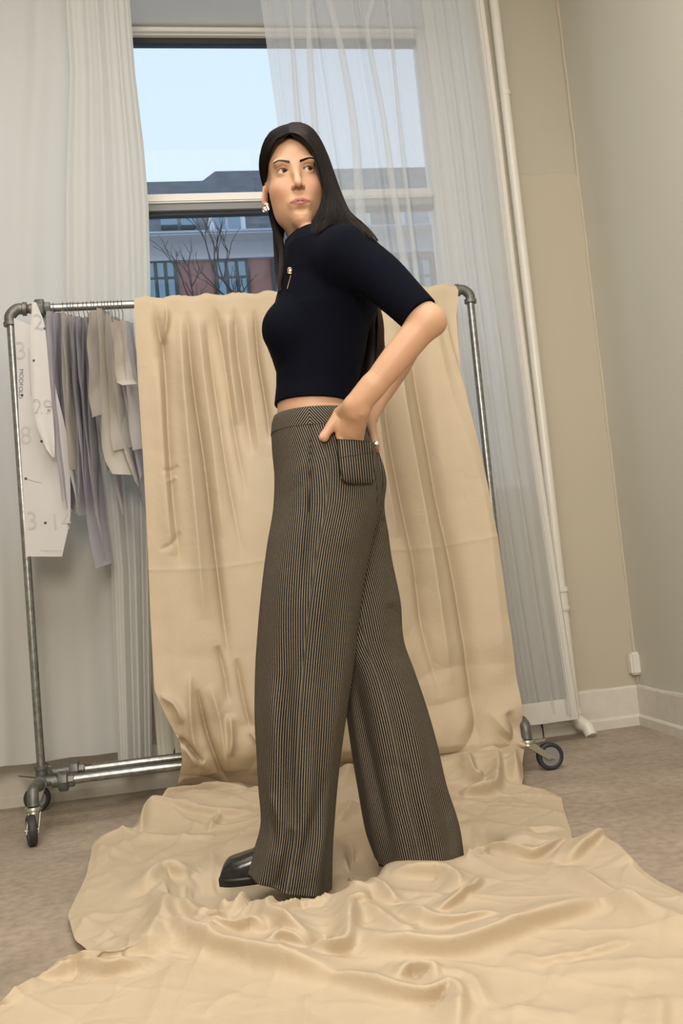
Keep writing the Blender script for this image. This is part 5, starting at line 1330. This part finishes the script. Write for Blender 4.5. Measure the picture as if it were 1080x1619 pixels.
mb.add(*tube_arrays(PV[6]-_F*.0005, .0006, 4)); mb.add(*tube_arrays(PV[-2]-_F*.0005, .0006, 4)); mb.add(*tube_arrays(PV[:, 1]-_F*.0005, .0006, 4)); mb.build('stitching', M_lining, pk)
# centre-back seam and rear edge of the far pocket
P_ = [front_hit(a, b, tro_bvh, .001) for a, b in ((577, 697), (583, 710), (588, 725), (592, 745), (596, 770), (596, 795))]
P_ = [p for p in P_ if p is not None]
if len(P_) > 2: MB().add(*tube_arrays(catmull(P_, 30), .0009, 5)).build('back_seam', M_lining, tro)
P_ = [front_hit(a, b, tro_bvh, .0006) for a, b in ((490, 662), (491, 690), (490, 720), (490, 750), (489, 780), (488, 810))]
P_ = [p for p in P_ if p is not None]
if len(P_) > 2: MB().add(*tube_arrays(catmull(P_, 30), .0007, 5)).build('side_seam', M_lining, tro)
# ring on the far hand
rc = wor3(Lq(592.5, 702, 2.252)[None])[0]; mb = MB(); th2 = np.linspace(0, 2*np.pi, 30)
for o, r_ in ((0, .0105), (.005, .0095)):
    P_ = [rc+_U*(o-.003)+r_*(_R*math.cos(t)+E2*math.sin(t)+_U*.25*math.cos(t)) for t in th2]; mb.add(*tube_arrays(P_, .0018, 6))
mb.lathe(rc+_R*.003-E2*.009, -E2, [(0, .004), (.003, .006), (.006, .003)], 8); own(mb.build('ring', M_silver))
# thumb nail
nrm = -_F; p = front_hit(507.5, 690, skin_bvh, .0006)
if p is not None:
    V = []; d1 = (atT(511, 697, 2.08)-atT(519, 675, 2.08)); d1 /= np.linalg.norm(d1); d2 = np.cross(d1, nrm)
    for i in range(7):
        for j_ in range(7):
            a = (i/6-.5); b_ = (j_/6-.5); wdt = .0085*math.sqrt(max(1-(2*a)**4*.5, .1)); q_ = p+d1*a*.0105+d2*b_*wdt
            h = skin_bvh.ray_cast(Vector(q_-_F*.05), Vector(_F)); V.append((np.array(h[0]) if h[0] else q_)-_F*.0005)
    own(mesh_obj('thumb_nail', V, grid_faces(7, 7), M_nail))

# --- shoes
def shoe(toe, heel, T0, gz):
    a = Lq(*toe, T0); b = Lq(*heel, T0); x0, x1 = a[0], b[0]; L_ = x1-x0
    sec = [(0, .030, .012), (.02, .036, .024), (.06, .040, .032), (.12, .043, .037), (.2, .044, .040), (.32, .042, .046), (.45, .038, .054), (.58, .034, .066), (.75, .031, .078), (.92, .030, .084), (1, .024, .080)]
    nn = 40; us = np.linspace(0, 1, nn); W_ = np.interp(us, [q_[0] for q_ in sec], [q_[1] for q_ in sec]); Hh = np.interp(us, [q_[0] for q_ in sec], [q_[2] for q_ in sec])
    for arr in (W_, Hh): arr[1:-1] = (arr[:-2]+2*arr[1:-1]+arr[2:])/4
    th = np.linspace(0, math.pi, 22); V = []
    for u, wdt, hh in zip(us, W_, Hh):
        for t in th:
            cx_ = math.copysign(abs(math.cos(t))**.7, math.cos(t)); V.append((x0+u*L_, T0+wdt*cx_*.96, gz+.016+hh*math.sin(t)**.55))
    up_ = mesh_obj('upper', wor3(np.array(V)), grid_faces(nn, 22), M_leather)
    n0 = len(V)
    capf = mesh_obj('toe_cap', wor3(np.array(V[:22])), [tuple(range(22))], M_leather)
    V = []
    for z_, s_o in ((gz, .0), (gz+.012, .003), (gz+.017, .004), (gz+.0175, -.002)):
        for u, wdt in list(zip(us, W_)): V.append((x0+u*L_+(-.004 if u == 0 else 0), T0-(wdt+s_o), z_))
        for u, wdt in list(zip(us, W_))[::-1]: V.append((x0+u*L_+(-.004 if u == 0 else 0), T0+(wdt+s_o), z_))
    m_ = 2*nn; F = [tuple(int(i) for i in f) for f in grid_faces(4, m_, True)]+[tuple(range(m_))[::-1], tuple(3*m_+i for i in range(m_))]
    so = mesh_obj('sole', wor3(np.array(V)), F, M_sole)
    rt = empty('shoe', tuple(wor3(np.array([[x0, T0, gz]]))[0])); rt.parent = root; rt.matrix_parent_inverse = root.matrix_world.inverted()
    for o in (up_, capf, so): o.parent = rt; o.matrix_parent_inverse = rt.matrix_world.inverted()
    return rt
tp = Lq(354, 1404, 2.15); 
shoe((353, 1401), (500, 1401), 2.205, max(tp[2]-.004, .012))
hz2 = .035
shoe((600, 1352), (718, 1352), 2.335, hz2)

# --- hair: a dark under-mass with fine strands laid over it, parted in the middle
def G_(pts): return np.array([wor3(Lq(*p)[None])[0] for p in pts])
right = [
 [(457,211,2.190),(468,212,2.187),(482,221,2.183),(497,240,2.187),(506,268,2.190),(512,298,2.195),(507,325,2.195),(495,350,2.180),(486,380,2.135)],
 [(457,207,2.200),(472,207,2.197),(488,216,2.193),(502,240,2.195),(511,272,2.200),(518,305,2.195),(516,335,2.175),(508,360,2.130),(498,374,2.120)],
 [(457,202,2.220),(475,202,2.215),(492,212,2.215),(508,240,2.220),(519,275,2.220),(530,310,2.205),(534,335,2.170),(534,350,2.130),(524,362,2.110)],
 [(457,198,2.245),(476,198,2.245),(495,209,2.245),(513,240,2.250),(525,275,2.250),(537,310,2.240),(548,335,2.200),(562,350,2.130),(580,366,2.095),(597,387,2.080)],
 [(457,196,2.275),(478,196,2.275),(497,208,2.275),(515,240,2.280),(528,275,2.285),(540,308,2.285),(553,335,2.260),(572,352,2.210),(590,370,2.150),(600,388,2.120)],
]
backs = [
 [(461,195,2.300),(479,196,2.300),(498,209,2.305),(515,240,2.315),(527,275,2.330),(538,312,2.345),(552,350,2.370),(575,400,2.390),(592,450,2.385),(598,500,2.360),(597,550,2.340),(590,604,2.330)],
 [(461,196,2.325),(478,199,2.330),(496,212,2.340),(511,245,2.355),(521,280,2.370),(530,320,2.385),(545,360,2.400),(570,410,2.405),(588,455,2.400),(603,500,2.380),(606,545,2.360),(600,595,2.345)],
 [(460,198,2.350),(472,204,2.360),(488,220,2.375),(500,250,2.388),(508,290,2.395),(516,330,2.400),(530,370,2.410),(556,415,2.405),(575,460,2.395),(588,505,2.380),(588,550,2.360),(582,608,2.345)],
 [(459,200,2.360),(452,208,2.375),(446,230,2.385),(446,260,2.392),(456,300,2.398),(475,340,2.405),(500,380,2.410),(535,420,2.410),(560,465,2.400),(578,510,2.385),(577,560,2.365),(573,610,2.350)],
 [(458,199,2.330),(440,206,2.340),(426,224,2.350),(420,250,2.360),(424,280,2.372),(440,320,2.388),(462,355,2.400),(495,390,2.405),(535,430,2.405),(558,470,2.395),(572,512,2.380),(570,560,2.365),(566,606,2.355)],
]
left = [
 [(459,211,2.192),(447,215,2.188),(436,222,2.190),(426,240,2.200),(421,260,2.225),(420,278,2.255),(422,300,2.300),(428,330,2.310),(437,360,2.290),(446,385,2.250),(448,420,2.215),(443,450,2.200),(446,467,2.195)],
 [(460,207,2.202),(443,210,2.203),(429,220,2.210),(419,240,2.225),(415,262,2.250),(416,282,2.280),(421,305,2.310),(426,335,2.310),(434,370,2.290),(442,395,2.255),(442,425,2.225),(440,450,2.205),(444,466,2.200)],
 [(460,202,2.232),(440,206,2.235),(425,217,2.240),(415,238,2.255),(412,262,2.280),(415,285,2.305),(423,310,2.320),(430,345,2.318),(438,375,2.300),(446,400,2.270),(450,425,2.235),(449,440,2.215)],
 [(461,198,2.272),(440,203,2.275),(424,214,2.280),(414,238,2.295),(411,264,2.315),(416,290,2.330),(426,318,2.340),(432,350,2.330),(434,385,2.305),(436,420,2.260),(438,445,2.230),(446,467,2.210)],
 [(461,196,2.305),(441,202,2.310),(426,215,2.320),(416,240,2.335),(413,268,2.350),(421,298,2.360),(436,330,2.370),(448,355,2.370),(455,375,2.355)],
]
hair_root = own(empty('hair', tuple(wor3(hp(0, 0, .1)[None])[0])))
hair_root.parent = root; hair_root.matrix_parent_inverse = root.matrix_world.inverted()
HC = wor3(hp(0, -.01, .02)[None])[0]
def hair_sheet(guides, n_str, seed, r0=.00048, push=.0, jit=.0022, nm='hair_lock', thick=.009, short=True):
    n = 44; Gs = np.array([catmull(G_(g_), n) for g_ in guides])     # (g, n, 3)
    # smooth lateral interpolation
    def lateral(a):
        x = a*(len(Gs)-1); i = int(min(x, len(Gs)-2)); f = x-i
        p0, p1 = Gs[i], Gs[i+1]; q0 = Gs[max(i-1, 0)]; q1 = Gs[min(i+2, len(Gs)-1)]
        return .5*((2*p0)+(-q0+p1)*f+(2*q0-5*p0+4*p1-q1)*f*f+(-q0+3*p0-3*p1+q1)*f**3)
    # under-mass: closed slab
    m = 36; T_ = np.array([lateral(a) for a in np.linspace(0, 1, m)])   # (m, n, 3)
    du = np.gradient(T_, axis=0); dv = np.gradient(T_, axis=1); N = np.cross(du, dv); N /= np.linalg.norm(N, axis=2, keepdims=True)+1e-9
    if ((T_-HC)*N).sum() < 0: N = -N
    tap = np.clip(np.minimum(np.linspace(0, 1, n)*12, (1-np.linspace(0, 1, n))*5), 0.05, 1)[None, :, None]
    In = T_-N*thick*tap; Out = T_-N*np.minimum(.0030, thick*tap*.5)
    fd = np.clip((np.linspace(0, 1, n)-.80)/.2, 0, 1)[None, :, None]; mid_ = (In+Out)/2; In = In*(1-fd)+mid_*fd; Out = Out*(1-fd)+mid_*fd
    if short: In[:, -4:] = In[:, -5:-4]; Out[:, -4:] = In[:, -5:-4]
    V = np.vstack([Out.reshape(-1, 3), In.reshape(-1, 3)]); F = grid_faces(m, n); k = m*n
    i = np.arange(n-1); jj = np.arange(m-1)*n
    F = np.vstack([F, F[:, ::-1]+k, np.stack([i, i+1, k+i+1, k+i], 1), np.stack([k-n+i, k-n+i+1, 2*k-n+i+1, 2*k-n+i], 1), np.stack([jj, jj+n, k+jj+n, k+jj], 1), np.stack([jj+n-1, jj+2*n-1, k+jj+2*n-1, k+jj+n-1], 1)])
    mesh_obj(nm, V, F, M_hair, hair_root)
    rr = np.random.default_rng(seed); SV = []; SF = []; cnt = 0
    K = 34; sel = np.linspace(0, n-1, K).astype(int); ang = [0, 2*np.pi/3, 4*np.pi/3]
    for q_ in range(n_str):
        a = rr.random(); cl = lateral(a)[sel]; Nn = N[int(a*(m-1))][sel]
        w1 = rr.uniform(-1, 1); ph = rr.uniform(0, 6); tv = np.linspace(0, 1, K)[:, None]
        L_ = rr.uniform(.88, 1.0)
        off = Nn*(rr.uniform(-.0015, .0022)+push)+np.cross(Nn, np.gradient(cl, axis=0)/(np.linalg.norm(np.gradient(cl, axis=0), axis=1)[:, None]+1e-9))*jit*(w1+.6*np.sin(ph+tv*5))*np.clip(tv*3, .2, 1)
        P = cl+off; kk = max(8, int(K*min(L_, 1))); P = P[:kk]
        tg = np.gradient(P, axis=0); tg /= np.linalg.norm(tg, axis=1)[:, None]+1e-9; b1 = np.cross(tg, Nn[:kk]); b2 = Nn[:kk]
        rad = r0*rr.uniform(.6, 1.2)*np.clip(np.linspace(1.25, .25, kk), .2, 1)[:, None]
        R3 = np.stack([P+rad*(b1*math.cos(t)+b2*math.sin(t)) for t in ang], 1).reshape(-1, 3)
        SV.append(R3); SF.append(grid_faces(kk, 3, True)+cnt); cnt += len(R3)
    so_ = mesh_obj('strands', np.vstack(SV), np.vstack(SF), M_hair, hair_root); so_['kind'] = 'stuff'; so_.data.materials.append(M_hair_tip)
    allF = np.vstack(SF); zc_ = np.vstack(SV)[allF[:, 0], 2]; pr = np.clip((HC[2]-.13-zc_)/.16, 0, 1)
    so_.data.polygons.foreach_set('material_index', (vnoise(allF[:, 0]*.003, zc_*9, 3) < pr).astype(np.int32))
hair_sheet(backs, 1500, 5, thick=.020, nm='back_hair', short=False, r0=.0007)
hair_sheet(right, 2200, 1, nm='side_hair', thick=.008)
hair_sheet(left, 1500, 2, nm='side_hair', thick=.007, r0=.00045)
# a few flyaway hairs at the parting
rr = random.Random(4); mb = MB()
for k in range(0):
    a = (456+rr.uniform(-16, 34), 200+rr.uniform(-2, 8)); p0 = Lq(a[0], a[1]+6, 2.26); p1 = Lq(a[0]+rr.uniform(-6, 6), a[1]-rr.uniform(1, 6), 2.26); p2 = Lq(a[0]+rr.uniform(-12, 16), a[1]+rr.uniform(-2, 6), 2.25)
    mb.tube([wor3(q_[None])[0] for q_ in (p0, p1, p2)], .00028, 3, 10)
for k in range(8):
    y = 490+k*5; mb.tube([wor3(Lq(598+k*.5, y, 2.37)[None])[0], wor3(Lq(606+k*.6, y+35, 2.37)[None])[0], wor3(Lq(604+rr.uniform(-2, 8), y+65, 2.36)[None])[0]], .00035, 3, 14)
mb.build('flyaway_hair', M_hair, hair_root)['kind'] = 'stuff'

# pull the drape down where it would poke through trousers or shoes is not needed: feet rest on its top
bpy.context.view_layer.update()
